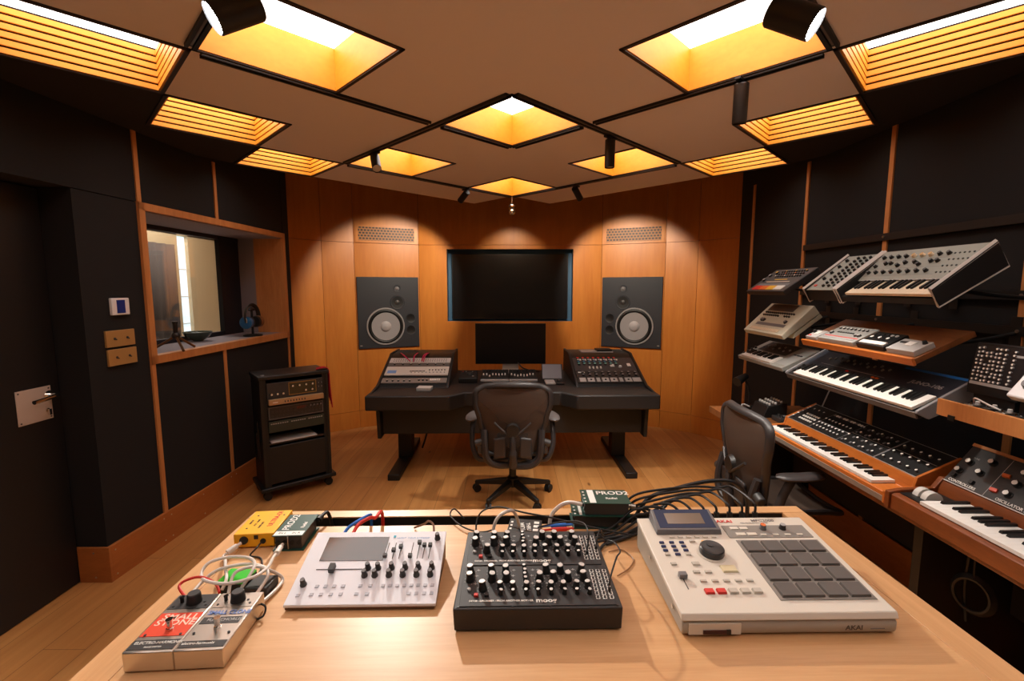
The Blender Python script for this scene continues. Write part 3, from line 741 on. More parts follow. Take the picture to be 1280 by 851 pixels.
feet(t, [(.03, .03), (.39, .03), (.03, .28), (.39, .28)], .01, .005)
b = MB(); b.box(.012, .115, -.002, .001, .007, .029); b.build('drive_plate', M_AK, t); MB().box(.04, .092, -.004, -.001, .009, .0165).build('card_slot', mat('dark_red_slot', (60, 14, 18), .35), t); MB().box(.086, .094, -.005, -.002, .009, .0175).build('eject_button', M_BLACK, t)
txt(t, 'AKAI', .0135, (.322, -.0006, .017), mat('engraved_grey', (92, 84, 76), .5), (PI/2, 0, 0), bold=.02, sx=1.15); MB().box(.372, .4, -.001, 0, .0145, .0155).build('badge_line', M_MGREY, t)
def abox(n, x0, x1, v0, v1, m, e=.0003, hh=.0012, bev=0): 
    b = MB().at(rot=rt, loc=AP(0, 0)); k = 1/math.cos(tl); b.box(x0, x1, v0*k, v1*k, e, e+hh); return b.build(n, m, t, bevel=bev)
abox('pad_bed', .213, .412, .006, .193, mat('pad_bed_grey', (140, 135, 128), .5))
abox('control_bed', .203, .41, .203, .25, mat('control_bed_grey', (140, 136, 130), .5) if 0 else bpy.data.materials['pad_bed_grey'])
PM = MB(); PM.hexa([(-.0205, -.0185, 0), (.0205, -.0185, 0), (.0205, .0185, 0), (-.0205, .0185, 0)], [(-.0195, -.0175, .0055), (.0195, -.0175, .0055), (.0195, .0175, .0055), (-.0195, .0175, .0055)])
PM = PM.mesh('pad', [mat('dark_rubber_pad', (98, 92, 88), .6)], smooth=False)
for i in range(4):
    for j in range(4): inst('pad', PM, t, AP(.241+.0475*i, .03+.0455*j, .0014), rt)
# display hump
b = MB(); b.hexa([AP(.028, .216), AP(.19, .216), AP(.19, .283), AP(.028, .283)], [AP(.03, .219, .012), AP(.188, .219, .012), AP(.186, .286, .024), AP(.032, .286, .024)]); b.build('display_hood', M_MGREY if 0 else mat('hood_grey', (112, 110, 112), .5), t, bevel=.0015)
t2 = math.atan2(.024-.012+.067*math.tan(tl), .067)
b = MB().at(rot=(t2, 0, 0), loc=AP(0, .219, .012)); b.box(.039, .179, .006, .068, .0001, .0008); b.build('display_bezel', mat('navy_bezel', (18, 36, 76), .5), t)
b = MB().at(rot=(t2, 0, 0), loc=AP(0, .219, .0128)); b.box(.062, .156, .018, .054, .0001, .0006); b.build('lcd_screen', mat('lcd_glass', (124, 112, 100), .15), t)
txt(t, 'AKAI', .015, AP(.198, .268, .0008), M_RED, rt, bold=.02, sx=1.25); txt(t, 'MPC2000', .0125, AP(.29, .271, .0008), M_MGREY, rt, bold=.01, sx=1.2); txt(t, 'MIDI PRODUCTION CENTER', .0055, AP(.258, .261, .0008), M_MGREY, rt)
MB().at(loc=AP(.135, .15), rot=rt).lathe([(.034, 0), (.034, .001)], n=40).build('dial_surround', M_AK, t)
b = MB().at(loc=AP(.135, .15, .001), rot=rt); b.lathe([(.027, 0), (.028, .004), (.027, .013), (.025, .015), (.02, .014), (.006, .013)], n=48); b.lathe([(.008, .0145), (.0075, .0125), (0, .012)], c=(.0, .011, 0), n=20); b.build('data_dial', mat('black_dial', (40, 40, 42), .3), t)
abox('dial_marker', .128, .142, .184, .192, mat('amber_marker', (232, 170, 60), .5), hh=.002)
def btn(x, v, w, d, m, h=.0035): inst('button', button_mesh(w, d, h, m), t, AP(x, v, .0003), rt)
M_NB = mat('navy_button', (44, 54, 98), .5); M_BT = mat('cream_button', (196, 190, 178), .5)
for i in range(6): btn(.062+.0205*i, .206, .012, .005, M_AK, .003)
for r_ in range(3):
    for c in range(3): btn(.03+.024*c, .186-.014*r_, .011, .006, M_NB)
for c in range(3): btn(.03+.024*c, .144, .012, .006, M_BT if c != 1 else M_NB)
for x, v, w, d, m in ((.105, .19, .014, .006, M_BT), (.033, .113, .013, .008, M_BT), (.083, .113, .017, .01, M_BT), (.15, .096, .034, .022, mat('yellowish_button', (214, 202, 164), .5)), (.074, .087, .015, .007, M_BT), (.1, .087, .015, .007, M_BT)): btn(x, v, w, d, m)
for i in range(5): btn(.078+.025*i, .06, .014, .006, M_BT)
for i in range(5): btn(.078+.025*i, .03, .019, .013, M_RED if i < 2 else M_BT, .005)
abox('slider_slot', .0365, .0385, .038, .088, M_DGREY, hh=.0003); abox('slider_cap', .029, .046, .066, .078, M_MGREY, e=.001, hh=.011, bev=.001)
for i in range(2):
    btn(.23+.024*i, .238, .021, .011, M_AK, .003); btn(.236+.028*i, .215, .024, .011, M_AK, .003)
for i in range(4): btn(.291+.03*i, .212, .015, .006, M_AK, .003)
inst('knob', knob_mesh(.0075, .012, M_MGREY, M_ORANGE, 1.1, True, 20), t, AP(.302, .236, .0014), rt); inst('knob', knob_mesh(.0075, .012, M_DGREY, M_LGREY, 1.1, True, 20), t, AP(.352, .236, .0014), rt)
for z_, y_ in ((.03, .05), (.045, .2)): MB().tube((-.002, y_, z_), (-.0035, y_, z_), .0045, n=10).build('side_screw', M_STEEL, t)

# --- cables on the table (real positions, resting on and arching over it)
def cable(lab, pts, r, m, plugs=(), name='cable', group=None):
    o = MB().pipe(pts, r, n=8, sub=7).build(name, m); tag(o, lab, 'cable', group)
    for p, q, rad, mm in plugs:
        b = MB(); p, q = Vector(p), Vector(q); b.tube(p, p+(q-p)*.7, rad, rad*.9, n=12); b.tube(p+(q-p)*.7, q, rad*.55, n=10); b.build('plug', mm, o)
    return o
GW = 'white patch cables by the pedals'
cable('white cable looping from the yellow box down to the right silver pedal', [(-.716, 1.123, .934), (-.726, 1.1, .93), (-.709, 1.079, .932), (-.665, 1.011, .958), (-.631, .96, .962), (-.629, .939, .95)], .0036, M_WHITEC,
      [((-.722, 1.108, .934), (-.704, 1.139, .942), .0075, M_WHITEC)], group=GW)
cable('white cable with the widest loop, lying highest over the pedals', [(-.689, .93, .947), (-.685, .968, .955), (-.661, .985, .968), (-.608, .994, .975), (-.565, .993, .968), (-.546, .972, .962), (-.549, .95, .95), (-.551, .924, .945)], .0036, M_WHITEC, group=GW)
cable('white cable running in a ring and up into the green direct box', [(-.591, .932, .946), (-.573, .955, .978), (-.582, .986, .983), (-.611, 1.007, .983), (-.661, 1.016, .978), (-.702, 1.009, .968), (-.703, .984, .956), (-.672, .957, .958), (-.611, .934, .968), (-.561, .941, .978), (-.557, .991, .968), (-.58, 1.06, .95), (-.588, 1.098, .943)], .0036, M_WHITEC,
      [((-.585, 1.085, .945), (-.594, 1.134, .941), .0075, M_WHITEC)], group=GW)
cable('white cable with the smallest loop, over the green lid', [(-.609, .93, .948), (-.613, .947, .965), (-.608, .962, .978), (-.582, .98, .978), (-.556, .99, .965), (-.535, 1.01, .932), (-.53, .985, .926), (-.537, .93, .93), (-.542, .912, .94)], .0036, M_WHITEC, group=GW)
cable('red cable arching behind the left silver pedal', [(-.7, .925, .945), (-.728, .948, .95), (-.726, .962, .955), (-.698, .972, .958), (-.656, .958, .953), (-.632, .935, .946)], .003, M_REDC)
cable('thin black cable curling beside the right silver pedal', [(-.535, .905, .945), (-.515, .9, .94), (-.515, .89, .926), (-.53, .882, .923)], .002, M_CABLE)
cable('thin black lead plugged into the yellow box', [(-.655, 1.145, .94), (-.655, 1.12, .938), (-.665, 1.11, .925), (-.64, 1.105, .923), (-.625, 1.09, .923), (-.61, 1.06, .923), (-.6, 1.02, .925)], .0022, M_CABLE)
cable('blue cable bending behind the white synthesizer', [(-.431, 1.112, .97), (-.425, 1.14, .982), (-.406, 1.177, .985), (-.403, 1.25, .962), (-.412, 1.293, .93), (-.415, 1.296, .87)], .0042, M_BLUEC)
cable('red cable arching behind the white synthesizer', [(-.408, 1.112, .97), (-.402, 1.15, .985), (-.379, 1.175, .992), (-.37, 1.196, .982), (-.375, 1.265, .965), (-.38, 1.297, .925), (-.382, 1.297, .87)], .0046, M_RED)
cable('brown thin cable behind the right corner of the white synthesizer', [(-.198, 1.112, .975), (-.205, 1.15, .985), (-.225, 1.19, .975), (-.244, 1.221, .95), (-.277, 1.25, .924)], .0028, mat('brown_cable', (110, 72, 50), .4))
cable('black patch cable bowing from the lower patch bay of the black synth', [(.199, .884, .998), (.201, .888, 1.012), (.224, .937, 1.025), (.243, .984, 1.012), (.243, 1.041, 1.0), (.228, 1.062, .995), (.21, 1.075, 1.003)], .0018, M_CABLE, [((.199, .884, .994), (.1985, .882, .984), .0035, M_RUB)], group='patch cables of the black synth')
cable('black patch cable rising from the upper patch bay of the black synth', [(.172, 1.0, 1.006), (.174, 1.004, 1.02), (.176, 1.02, 1.04), (.17, 1.08, 1.03), (.13, 1.139, 1.0), (.07, 1.19, .958)], .0018, M_CABLE, [((.172, 1.0, 1.004), (.172, 1.0, .995), .0035, M_RUB)], group='patch cables of the black synth')
cable('short black patch cable at the far corner of the black synth', [(.196, 1.02, 1.006), (.2, 1.03, 1.018), (.212, 1.06, 1.02), (.226, 1.11, .99), (.25, 1.17, .93)], .0018, M_CABLE, [((.196, 1.02, 1.004), (.196, 1.02, .995), .0035, M_RUB)], group='patch cables of the black synth')
cable('white cable rising from the back of the black synth', [(-.046, 1.098, .975), (-.045, 1.098, 1.01), (-.03, 1.105, 1.035), (0, 1.13, 1.035), (.015, 1.17, .99), (.02, 1.2, .952)], .0042, M_WHITEC)
cable('white cable entering the upper green direct box from the left', [(.204, 1.275, .98), (.168, 1.294, .978), (.139, 1.305, .96), (.115, 1.308, .925), (.11, 1.308, .86)], .0058, M_WHITEC)
cable('long thin black cable lying from the midi box to the sampler', [(-.1, 1.215, .93), (-.098, 1.245, .952), (-.08, 1.258, .972), (-.034, 1.257, .982), (.033, 1.225, .982), (.11, 1.214, .972), (.217, 1.195, .955), (.325, 1.18, .94)], .0024, M_CABLE)
cable('thin black cable coiled at the slot left of the midi box', [(-.142, 1.31, .92), (-.173, 1.33, .94), (-.182, 1.305, .932), (-.14, 1.245, .93), (-.088, 1.215, .93), (-.05, 1.22, .935)], .0022, M_CABLE)
for (x0, y0, x1, y1, m, lab) in ((.074, 1.232, .17, 1.236, M_BLUEC, 'blue plug lead between the midi box and the green boxes'), (.074, 1.212, .17, 1.214, M_REDC, 'red plug lead between the midi box and the green boxes'), (.074, 1.196, .165, 1.19, M_YEL, 'yellow lead between the midi box and the green boxes')):
    cable(lab, [(x0, y0, .936), (x0+.02, y0, .938), ((x0+x1)/2, (y0+y1)/2, .94), (x1, y1, .94)], .0028, m, [((x0+.035, y0, .938), (x1, y1, .941), .0065 if m is not M_YEL else .004, m)])
# leads of the sampler
PX = (.416, .448, .481, .516, .549, .584, .617, .652)
for i, x in enumerate(PX):
    top = 1.012+.0032*i
    yb = 1.196+.011*i; ze = .945+.009*i
    pts = [(x, 1.186, 1.0), (x-.004, 1.19, top-.006), (x-.022, yb, top), (x-.06, yb+.004, top-.004), ((x+.37)/2, yb+.004, (top+ze)/2+.012), (.39-.004*i, yb+.004, ze+.004), (.36-.006*i, yb+.004, ze-.004)]
    if i > 4: pts[-1] = (.41-.012*i, 1.3, .955); pts += [(.405-.012*i, 1.311, .925), (.4-.012*i, 1.312, .87)]
    else: pts += [(.31-.01*i, yb-.006, .928), (.25-.02*i, 1.16+.012*i, .926)]
    cable('black lead in plug %s of the row behind the sampler' % ('one', 'two', 'three', 'four', 'five', 'six', 'seven', 'eight')[i]+' counted from the display', pts, .0034, M_CABLE,
          [((x, 1.186, 1.002), (x, 1.182, .962), .0072, M_RUB), ((x, 1.176, .972), (x, 1.1615, .972), .005, M_STEEL)], group='sampler output leads')
cable('thickest black cable arching over the whole plug row behind the sampler', [(.36, 1.318, .9), (.38, 1.312, .95), (.41, 1.306, .99), (.479, 1.3, 1.018), (.575, 1.3, 1.04), (.649, 1.3, 1.035), (.69, 1.305, .985), (.7, 1.315, .9)], .006, M_CABLE)
cable('thick black cable curving from the upper green box connector', [(.35, 1.27, .975), (.375, 1.262, .97), (.392, 1.25, .945), (.36, 1.22, .928), (.3, 1.2, .927), (.25, 1.185, .927)], .0046, M_CABLE, [((.352, 1.271, .976), (.334, 1.27, .98), .009, M_STEEL)])
cable('black cable looping out of the lower green box towards the synth', [(.33, 1.29, .94), (.36, 1.27, .938), (.35, 1.225, .93), (.29, 1.185, .927), (.245, 1.16, .926), (.225, 1.13, .926)], .0046, M_CABLE)
cable('thin bronze cable lying in a loop right of the black synth', [(.25, 1.03, .923), (.285, 1.06, .923), (.305, 1.1, .923), (.285, 1.14, .923), (.25, 1.13, .923)], .0015, mat('bronze_wire', (150, 104, 64), .4))
cable('black cable fanned behind the far corner of the left direct box', [(-.55, 1.245, .945), (-.545, 1.28, .95), (-.54, 1.3, .94), (-.53, 1.31, .88)], .005, M_CABLE, [((-.55, 1.25, .945), (-.548, 1.275, .948), .01, M_RUB)])
# ------------------------------------------------------------------ chairs
M_CHFRAME = mat('graphite_chair_frame', (46, 42, 42), .45); M_CHMESH = mesh_fabric('chair_mesh', (72, 56, 46), .82); M_ARM = mat('grey_arm_pad', (92, 88, 88), .45)
def back_half(t):            # half width of the backrest from bottom (0) to top (1)
    pts = [(0, .165), (.15, .195), (.35, .215), (.55, .24), (.75, .268), (.88, .268), (.95, .25), (1, .205)]
    for (a, b), (c, d) in zip(pts, pts[1:]):
        if t <= c: k = (t-a)/(c-a); k = k*k*(3-2*k); return b+(d-b)*k
    return pts[-1][1]
def office_chair(lab, loc, rz, arm_m):
    t = thing('office_chair', lab, 'office chair', (loc[0], loc[1], 0), (0, 0, rz))
    for i in range(5):
        a = R(90+72*i); c, s = math.cos(a), math.sin(a)
        b = MB(); b.at(rot=(0, 0, a)); b.hexa([(.03, -.024, .10), (.31, -.013, .062), (.31, .013, .062), (.03, .024, .10)], [(.03, -.024, .15), (.31, -.013, .09), (.31, .013, .09), (.03, .024, .15)])
        lg = b.build('base_leg', M_BLACK, t, bevel=.004)
        b = MB(); b.at(loc=(c*.298, s*.298, .03), rot=(0, 0, a+.7))
        for k in (-1, 1): b.tube((0, k*.008, 0), (0, k*.022, 0), .03, n=20)
        b.box(-.012, .012, -.009, .009, -.005, .036); b.build('caster', M_RUB, lg)
    b = MB(); b.lathe([(.045, .09), (.045, .155), (.028, .17), (.028, .27), (.02, .27), (.02, .36)], n=24); b.build('gas_column', M_BLACK, t)
    b = MB(); b.hexa([(-.06, -.16, .335), (.06, -.16, .335), (.06, .1, .335), (-.06, .1, .335)], [(-.1, -.2, .385), (.1, -.2, .385), (.08, .13, .385), (-.08, .13, .385)]); b.build('tilt_mechanism', M_BLACK, t, bevel=.008)
    def seat(u, v):
        x = (u-.5)*.46; y = -.2+.42*v; return (x*(1-.12*v*v), y, .43-.03*math.cos(x/.23*PI/2)*(1 if v < .9 else .6)-.05*max(0, v-.75)**1.2)
    MB().grid(seat, 16, 14).build('seat', M_CHMESH, t, solid=.01)
    rim = [seat(u/8, 0) for u in range(9)]+[seat(1, v/8) for v in range(1, 9)]+[seat(1-u/8, 1) for u in range(1, 9)]+[seat(0, 1-v/8) for v in range(1, 8)]
    MB().pipe(rim, .016, n=8, sub=2, closed=True).build('seat_frame', M_CHFRAME, t)
    zb, zt = .37, .93
    def bk(u, v):
        x = (u*2-1)*back_half(v); w = abs(u*2-1)
        return (x, -.21-.07*(v-.4)*(1 if v > .4 else -.5)-.03*math.sin(v*PI)+.045*w*w, zb+(zt-zb)*v-.022*w**3*(v > .9)*((v-.9)*10))
    MB().grid(bk, 20, 24).build('backrest', M_CHMESH, t, solid=.004)
    n = 14
    rim = [bk(0, v/n) for v in range(n+1)]+[bk(u/8, 1) for u in range(1, 8)]+[bk(1, 1-v/n) for v in range(n+1)]+[bk(1-u/8, 0) for u in range(1, 8)]
    MB().pipe(rim, .0165, n=10, sub=3, closed=True, flat=1.4).build('back_frame', M_CHFRAME, t)
    # lower carriage that hugs the waist, and the lumbar support
    b = MB()
    for s in (-1, 1): b.pipe([(s*.205, -.225, .6), (s*.2, -.25, .5), (s*.185, -.255, .4), (s*.12, -.24, .345), (0, -.22, .335)], .022, n=8, flat=1.3)
    b.build('carriage', M_CHFRAME, t)
    b = MB(); b.pipe([(0, -.27, .6), (0, -.285, .52), (0, -.28, .42), (0, -.25, .345)], [.016, .02, .03, .034], n=10)
    b.pipe([(-.13, -.26, .66), (-.06, -.278, .6), (0, -.284, .565), (.06, -.278, .6), (.13, -.26, .66)], .009, n=8); b.build('lumbar_support', M_CHFRAME, t)
    b = MB(); b.tube((0, -.268, .61), (0, -.292, .61), .052, .044, n=28); b.build('lumbar_disc', M_BLACK, t)
    for s in (-1, 1):
        b = MB(); b.grid(lambda u, v: (s*(.05+.085*u), -.268+.012*u, .41+.15*v-.015*u), 6, 8); b.build('lumbar_pad', M_CHFRAME, t, solid=.012)
    for s in (-1, 1):
        b = MB(); b.pipe([(s*.185, -.19, .37), (s*.25, -.2, .38), (s*.29, -.17, .46), (s*.295, -.14, .56), (s*.29, -.1, .635)], .017, n=10, flat=1.3); b.build('arm_post', M_CHFRAME, t)
        b = MB(); b.pipe([(s*.305, -.19, .655), (s*.315, -.14, .664), (s*.305, -.02, .662), (s*.28, .07, .655)], [.022, .038, .042, .036, .026], n=12, flat=.42, sub=5); 
        b = MB()
        def pad(u, v):
            a = 2*PI*u; yy = -.19+.26*v; w = .045*math.sqrt(max(0, 1-(2*v-1)**4)); return (s*(.302-.05*max(0, v-.5))+w*math.cos(a), yy, .655+.017*math.sin(a)*math.sqrt(max(0, 1-(2*v-1)**6)))
        b.grid(pad, 16, 14); b.build('armrest', arm_m, t)
        b = MB(); b.tube((s*.21, -.235, .52), (s*.265, -.23, .5), .026, n=14); b.box(min(s*.21, s*.25), max(s*.21, s*.25), -.25, -.21, .43, .49); b.build('tilt_lever', M_DGREY, t, bevel=.006)
    return t
office_chair('dark mesh office chair seen from behind at the black console desk', (.005, 3.43), 0, M_ARM)
office_chair('dark mesh office chair turned towards the keyboards on the right workbench', (1.52, 2.54), R(-91), mat('dark_arm_pad', (58, 54, 54), .4))

# ------------------------------------------------------------------ console desk
t = thing('console_desk', 'wide black studio console desk with two sloping rack turrets', 'desk', (.012, 3.68, 0), (0, 0, R(1.2)))
DT = .735
b = MB(); b.prism([(-1.2, 0), (-.52, 0), (-.4, .13), (.4, .13), (.52, 0), (1.2, 0), (1.2, 1.2), (-1.2, 1.2)], .612, DT); b.build('desktop', M_DESK, t, bevel=.012)
MB().box(-1.1, 1.1, .17, .19, .37, .612).build('front_panel', M_DESKD, t)
for s in (-1, 1):
    b = MB(); b.prism([(.1, .612), (.13, .34), (.2, .34), (1.1, .4), (1.1, .612)], s*1.125-.015, s*1.125+.015, 'X'); b.build('end_panel', M_DESKD, t, bevel=.004)
    b = MB(); b.box(s*.985-.062, s*.985+.062, .47, .6, .05, .612); b.build('leg', M_BLACKM, t, bevel=.004)
    b = MB(); b.box(s*1.0-.05, s*1.0+.05, .06, 1.05, 0, .052); b.build('foot', M_BLACKM, t, bevel=.006)
    # turret: cheeks and shell
    x0, x1 = (-1.165, -.58) if s < 0 else (.58, 1.165)
    prof = [(.31, DT), (.34, DT+.02), (.78, .925), (.84, .957), (1.17, .957), (1.17, DT)]
    out = [(.06, DT), (.3, DT+.022), (.36, DT+.045), (.78, .94), (.84, .967), (1.18, .967), (1.18, DT)]
    xo = (x0-.022, x0) if s < 0 else (x1, x1+.022); xi = (x1, x1+.022) if s < 0 else (x0-.022, x0)
    MB().prism(out, xo[0], xo[1], 'X').build('outer_cheek', M_DESK, t, bevel=.003)
    MB().prism([(.31, DT), (.35, DT+.036), (.78, .94), (.84, .967), (1.18, .967), (1.18, DT)], xi[0], xi[1], 'X').build('inner_cheek', M_DESK, t, bevel=.003)
    MB().prism(prof, x0+.0005, x1-.0005, 'X').build('turret_shell', M_BLACK, t)
DESK = Matrix.Translation((.012, 3.68, 0)) @ Euler((0, 0, R(1.2))).to_matrix().to_4x4()
TL = math.atan2(.925-DT-.02, .44)
def unit(name, lab, cat, side, v0, v1, m, group=None):
    """rack unit lying on a turret slope: v metres up the slope"""
    x0 = -1.16 if side < 0 else .585
    p = DESK @ Vector((x0, .34+v0*math.cos(TL), DT+.02+v0*math.sin(TL)))
    t = thing(name, lab, cat, p, (TL, 0, R(1.2)), group)
    MB().box(.0, .575, .001, v1-v0-.001, .0006, .011).build('faceplate', m, t, bevel=.001)
    return t
def rk(t, L, y, n, x0, x1, kn, z=.011, name='knob'):
    for i in range(n): inst(name, kn, t, (x0+(x1-x0)*(i/max(1, n-1)), y, z))
KA = knob_mesh(.0085, .012, M_BLACK, M_LGREY, 1.15); KB = knob_mesh(.0085, .012, M_DGREY, M_WHITE, 1.1)
GR = 'rack units in the left turret'
t = unit('rack_unit', 'grey rack unit with square buttons, lowest in the left desk turret', 'rack unit', -1, .02, .1, mat('grey_face', (150, 144, 138), .45, .3), GR)
rk(t, 0, .03, 5, .05, .25, KA); rk(t, 0, .04, 3, .33, .4, KA)
for i in range(6): inst('button', button_mesh(.012, .03, .006, M_WHITE), t, (.43+.016*i, .045, .011))
t = unit('rack_unit', 'white rack unit with a blue corner label in the left desk turret', 'rack unit', -1, .15, .3, mat('white_face', (214, 208, 200), .45), GR)
MB().box(.02, .1, .03, .08, .011, .012).build('display', mat('pale_blue_label', (120, 160, 220), .4), t); MB().box(.22, .36, .06, .075, .011, .0115).build('slot', M_DGREY, t)
rk(t, 0, .045, 10, .24, .54, knob_mesh(.006, .01, M_LGREY, M_WHITE, 1.1)); rk(t, 0, .085, 6, .4, .54, knob_mesh(.006, .01, M_DGREY, M_WHITE, 1.1))
t = unit('rack_unit', 'dark grey slim rack unit with five black knobs in the left desk turret', 'rack unit', -1, .305, .365, mat('dark_face', (100, 96, 92), .5), GR)
rk(t, 0, .03, 7, .06, .52, KA)
t = unit('rack_unit', 'silver patch bay with magenta leads, topmost in the left desk turret', 'patch bay', -1, .37, .46, mat('silver_face', (206, 202, 200), .45), GR)
for r_ in range(2):
    for i in range(24): inst('patch_jack', knob_mesh(.0045, .003, M_DGREY, M_BLACK, 1., False), t, (.04+.0215*i, .03+.03*r_, .011))
for i, (a, c) in enumerate(((.07, .20), (.24, .235), (.33, .31), (.345, .33))):
    p = DESK @ Vector((-1.16+a, .76, .93)); q = DESK @ Vector((-1.16+c, .68-.03*(i % 2), .912)); mid = (p+q)/2+Vector((0, 0, .04))
    p.z = .966; p.y += .1
    lab = ('magenta patch lead, leftmost on the left turret', 'short magenta patch lead, second from left on the left turret', 'magenta patch lead, third from left on the left turret', 'magenta patch lead, rightmost on the left turret')[i]
    tag(MB().pipe([p, mid, q], .0055, n=7).build('patch_lead', M_PINKC), lab, 'cable', 'magenta patch leads')
GR2 = 'rack units in the right turret'
t = unit('rack_unit', 'black rack unit with a row of pale rectangular keys, lowest in the right turret', 'rack unit', 1, .015, .1, M_DGREY, GR2)
for i, w in enumerate((.055, .06, .03, .06, .06, .03, .06, .07)):
    x = (.045, .12, .185, .25, .325, .39, .455, .53)[i]
    MB().box(x-w/2, x+w/2, .01, .075, .011, .013).build('label_block', M_LGREY, t)
    if i in (1, 3, 4, 6): inst('knob', KA, t, (x, .042, .013))
t = unit('rack_unit', 'black rack unit full of dark knobs, second lowest in the right turret', 'rack unit', 1, .105, .2, M_DGREY, GR2)
for r_ in range(2): rk(t, 0, .025+.04*r_, 9, .06, .54, knob_mesh(.013, .015, M_BLACK, M_MGREY, 1.1))
MB().box(.02, .08, .07, .085, .011, .0125).build('name_plate', M_WHITE, t)
t = unit('rack_mixer', 'rack mixer with red, blue and green knobs, topmost in the right turret', 'mixer', 1, .205, .455, mat('mixer_face', (66, 64, 66), .5), GR2)
for i in range(8):
    x = .05+.05*i
    for y, m in ((.225, M_RED), (.19, M_LGREY), (.155, mat('teal_knob', (60, 120, 150), .5) if i == 0 else bpy.data.materials['teal_knob']), (.12, mat('mint_knob', (110, 170, 160), .5) if i == 0 else bpy.data.materials['mint_knob'])):
        inst('knob', knob_mesh(.0145, .014, M_DGREY, m, 1.1), t, (x, y, .011))
    inst('button', button_mesh(.018, .02, .004, M_WHITE), t, (x+.024, .207, .011))
for i in range(4): inst('slider_cap', button_mesh(.013, .032, .01, M_WHITE), t, (.14+.035*i, .055, .011))
inst('knob', knob_mesh(.016, .014, M_LGREY, M_WHITE, 1.1), t, (.43, .07, .011)); inst('button', button_mesh(.04, .045, .005, M_WHITE), t, (.36, .1, .011)); inst('button', button_mesh(.035, .05, .005, M_WHITE), t, (.52, .11, .011))
p = DESK @ Vector((.86, .98, .9575))
t = thing('paper_tray', 'thin grey tablet lying flat on the top of the right turret', 'tablet', p, (0, 0, R(1.2)))
MB().box(-.16, .16, -.08, .08, 0, .012).build('case', M_LGREY, t, bevel=.003); MB().box(.0, .15, -.07, .07, .0122, .03).build('cover', M_BLACK, t)

# things on the desk
def desk(x, y, z=DT+.0012): return DESK @ Vector((x, y, z))
t = thing('computer_monitor', 'slim black computer monitor on a silver foot at the back of the desk', 'monitor', desk(-.005, 1.07), (0, 0, R(.6)))
MB().box(-.362, .362, -.01, .012, .085, .505).build('housing', M_BLACK, t, bevel=.003)
MB().box(-.356, .356, -.0115, -.01, .091, .499).build('screen', mat('off_screen', (7, 7, 8), .35), t)
b = MB(); b.hexa([(-.085, -.09, .0), (.085, -.09, .0), (.085, .1, 0), (-.085, .1, 0)], [(-.085, -.09, .006), (.085, -.09, .006), (.085, .1, .006), (-.085, .1, .006)]); b.hexa([(-.085, .03, .006), (.085, .03, .006), (.085, .04, .006), (-.085, .04, .006)], [(-.07, .013, .3), (.07, .013, .3), (.07, .022, .3), (-.07, .022, .3)]); b.build('stand', M_ALU, t)
for i, (x, lab) in enumerate(((-.16, 'left fader controller with white fader caps under the monitor'), (.105, 'right fader controller with white fader caps under the monitor'))):
    t = thing('fader_controller', lab, 'fader controller', desk(x, .56, DT+.006), (R(7), 0, R(1.2)), 'fader controllers')
    MB().box(-.13, .13, 0, .28, .0, .03).build('case', M_BLACK, t, bevel=.004); MB().box(-.13, .13, -.03, -.001, .003, .022).build('wrist_strip', M_LGREY, t, bevel=.003)
    for k in range(8):
        MB().box(-.108+.029*k, -.106+.029*k, .02, .13, .0302, .0306).build('fader_slot', M_DGREY, t)
        inst('fader_cap', button_mesh(.013, .022, .014, M_WHITE), t, (-.107+.029*k, (.1, .1, .05, .1, .1, .09, .1, .1)[k] if i == 0 else (.1, .08, .06, .075, .06, .07, .1, .1)[k], .03))
        inst('button', button_mesh(.012, .01, .004, M_DGREY), t, (-.107+.029*k, .17, .03)); inst('knob', knob_mesh(.006, .012, M_BLACK, M_MGREY, 1.1), t, (-.107+.029*k, .215, .03))
t = thing('monitor_controller', 'black desktop control box with small lamps, left of the fader controllers', 'controller', desk(-.405, .5), (R(4), 0, R(1.2)))
MB().hexa([(-.085, 0, 0), (.085, 0, 0), (.085, .17, 0), (-.085, .17, 0)], [(-.085, 0, .045), (.085, 0, .045), (.08, .165, .075), (-.08, .165, .075)]).build('case', M_BLACK, t, bevel=.005)
inst('knob', knob_mesh(.028, .02, M_DGREY, M_BLACK, 1.05, True, 28), t, (.01, .1, .06)); 
for k in range(4): inst('button', button_mesh(.011, .009, .004, M_LGREY if k else M_RED), t, (-.055+.03*k, .145, .071))
inst('button', button_mesh(.018, .014, .005, M_LGREY), t, (.045, .05, .052))
t = thing('touch_tablet', 'small grey tablet propped up to the right of the faders', 'tablet', desk(.385, .66), (0, 0, R(-2)))
b = MB().at(rot=(R(38), 0, 0)); b.box(-.1, .1, -.07, .13, .0, .012); b.at(); b.build('case', M_BLACK, t, bevel=.003, loc=(0, 0, .045))
b = MB().at(rot=(R(38), 0, 0)); b.box(-.092, .086, -.055, .122, .012, .013); b.build('screen', mat('grey_screen', (132, 134, 142), .2), t, loc=(0, 0, .045))
MB().box(-.08, .08, -.03, .1, 0, .012).build('stand', M_BLACK, t)
t = thing('trackball', 'grey wrist pad and black trackball in front of the tablet', 'trackball', desk(.37, .47), (0, 0, R(1)))
MB().box(-.07, .02, -.06, .09, 0, .02).build('wrist_pad', M_LGREY, t, bevel=.006); MB().box(.024, .1, -.06, .09, 0, .018).build('case', M_BLACK, t, bevel=.004); MB().ball((.062, .03, .022), .022, 16).build('ball', M_DGREY, t)
t = thing('paper_box', 'small white box lying in front of the left turret', 'box', desk(-.755, .17), (0, 0, R(-4)))
MB().box(-.06, .06, 0, .09, 0, .018).build('body', M_LGREY, t, bevel=.002); MB().box(-.061, .061, -.001, .091, .012, .03).build('lid', mat('paper_white', (214, 208, 202), .6), t, bevel=.002)
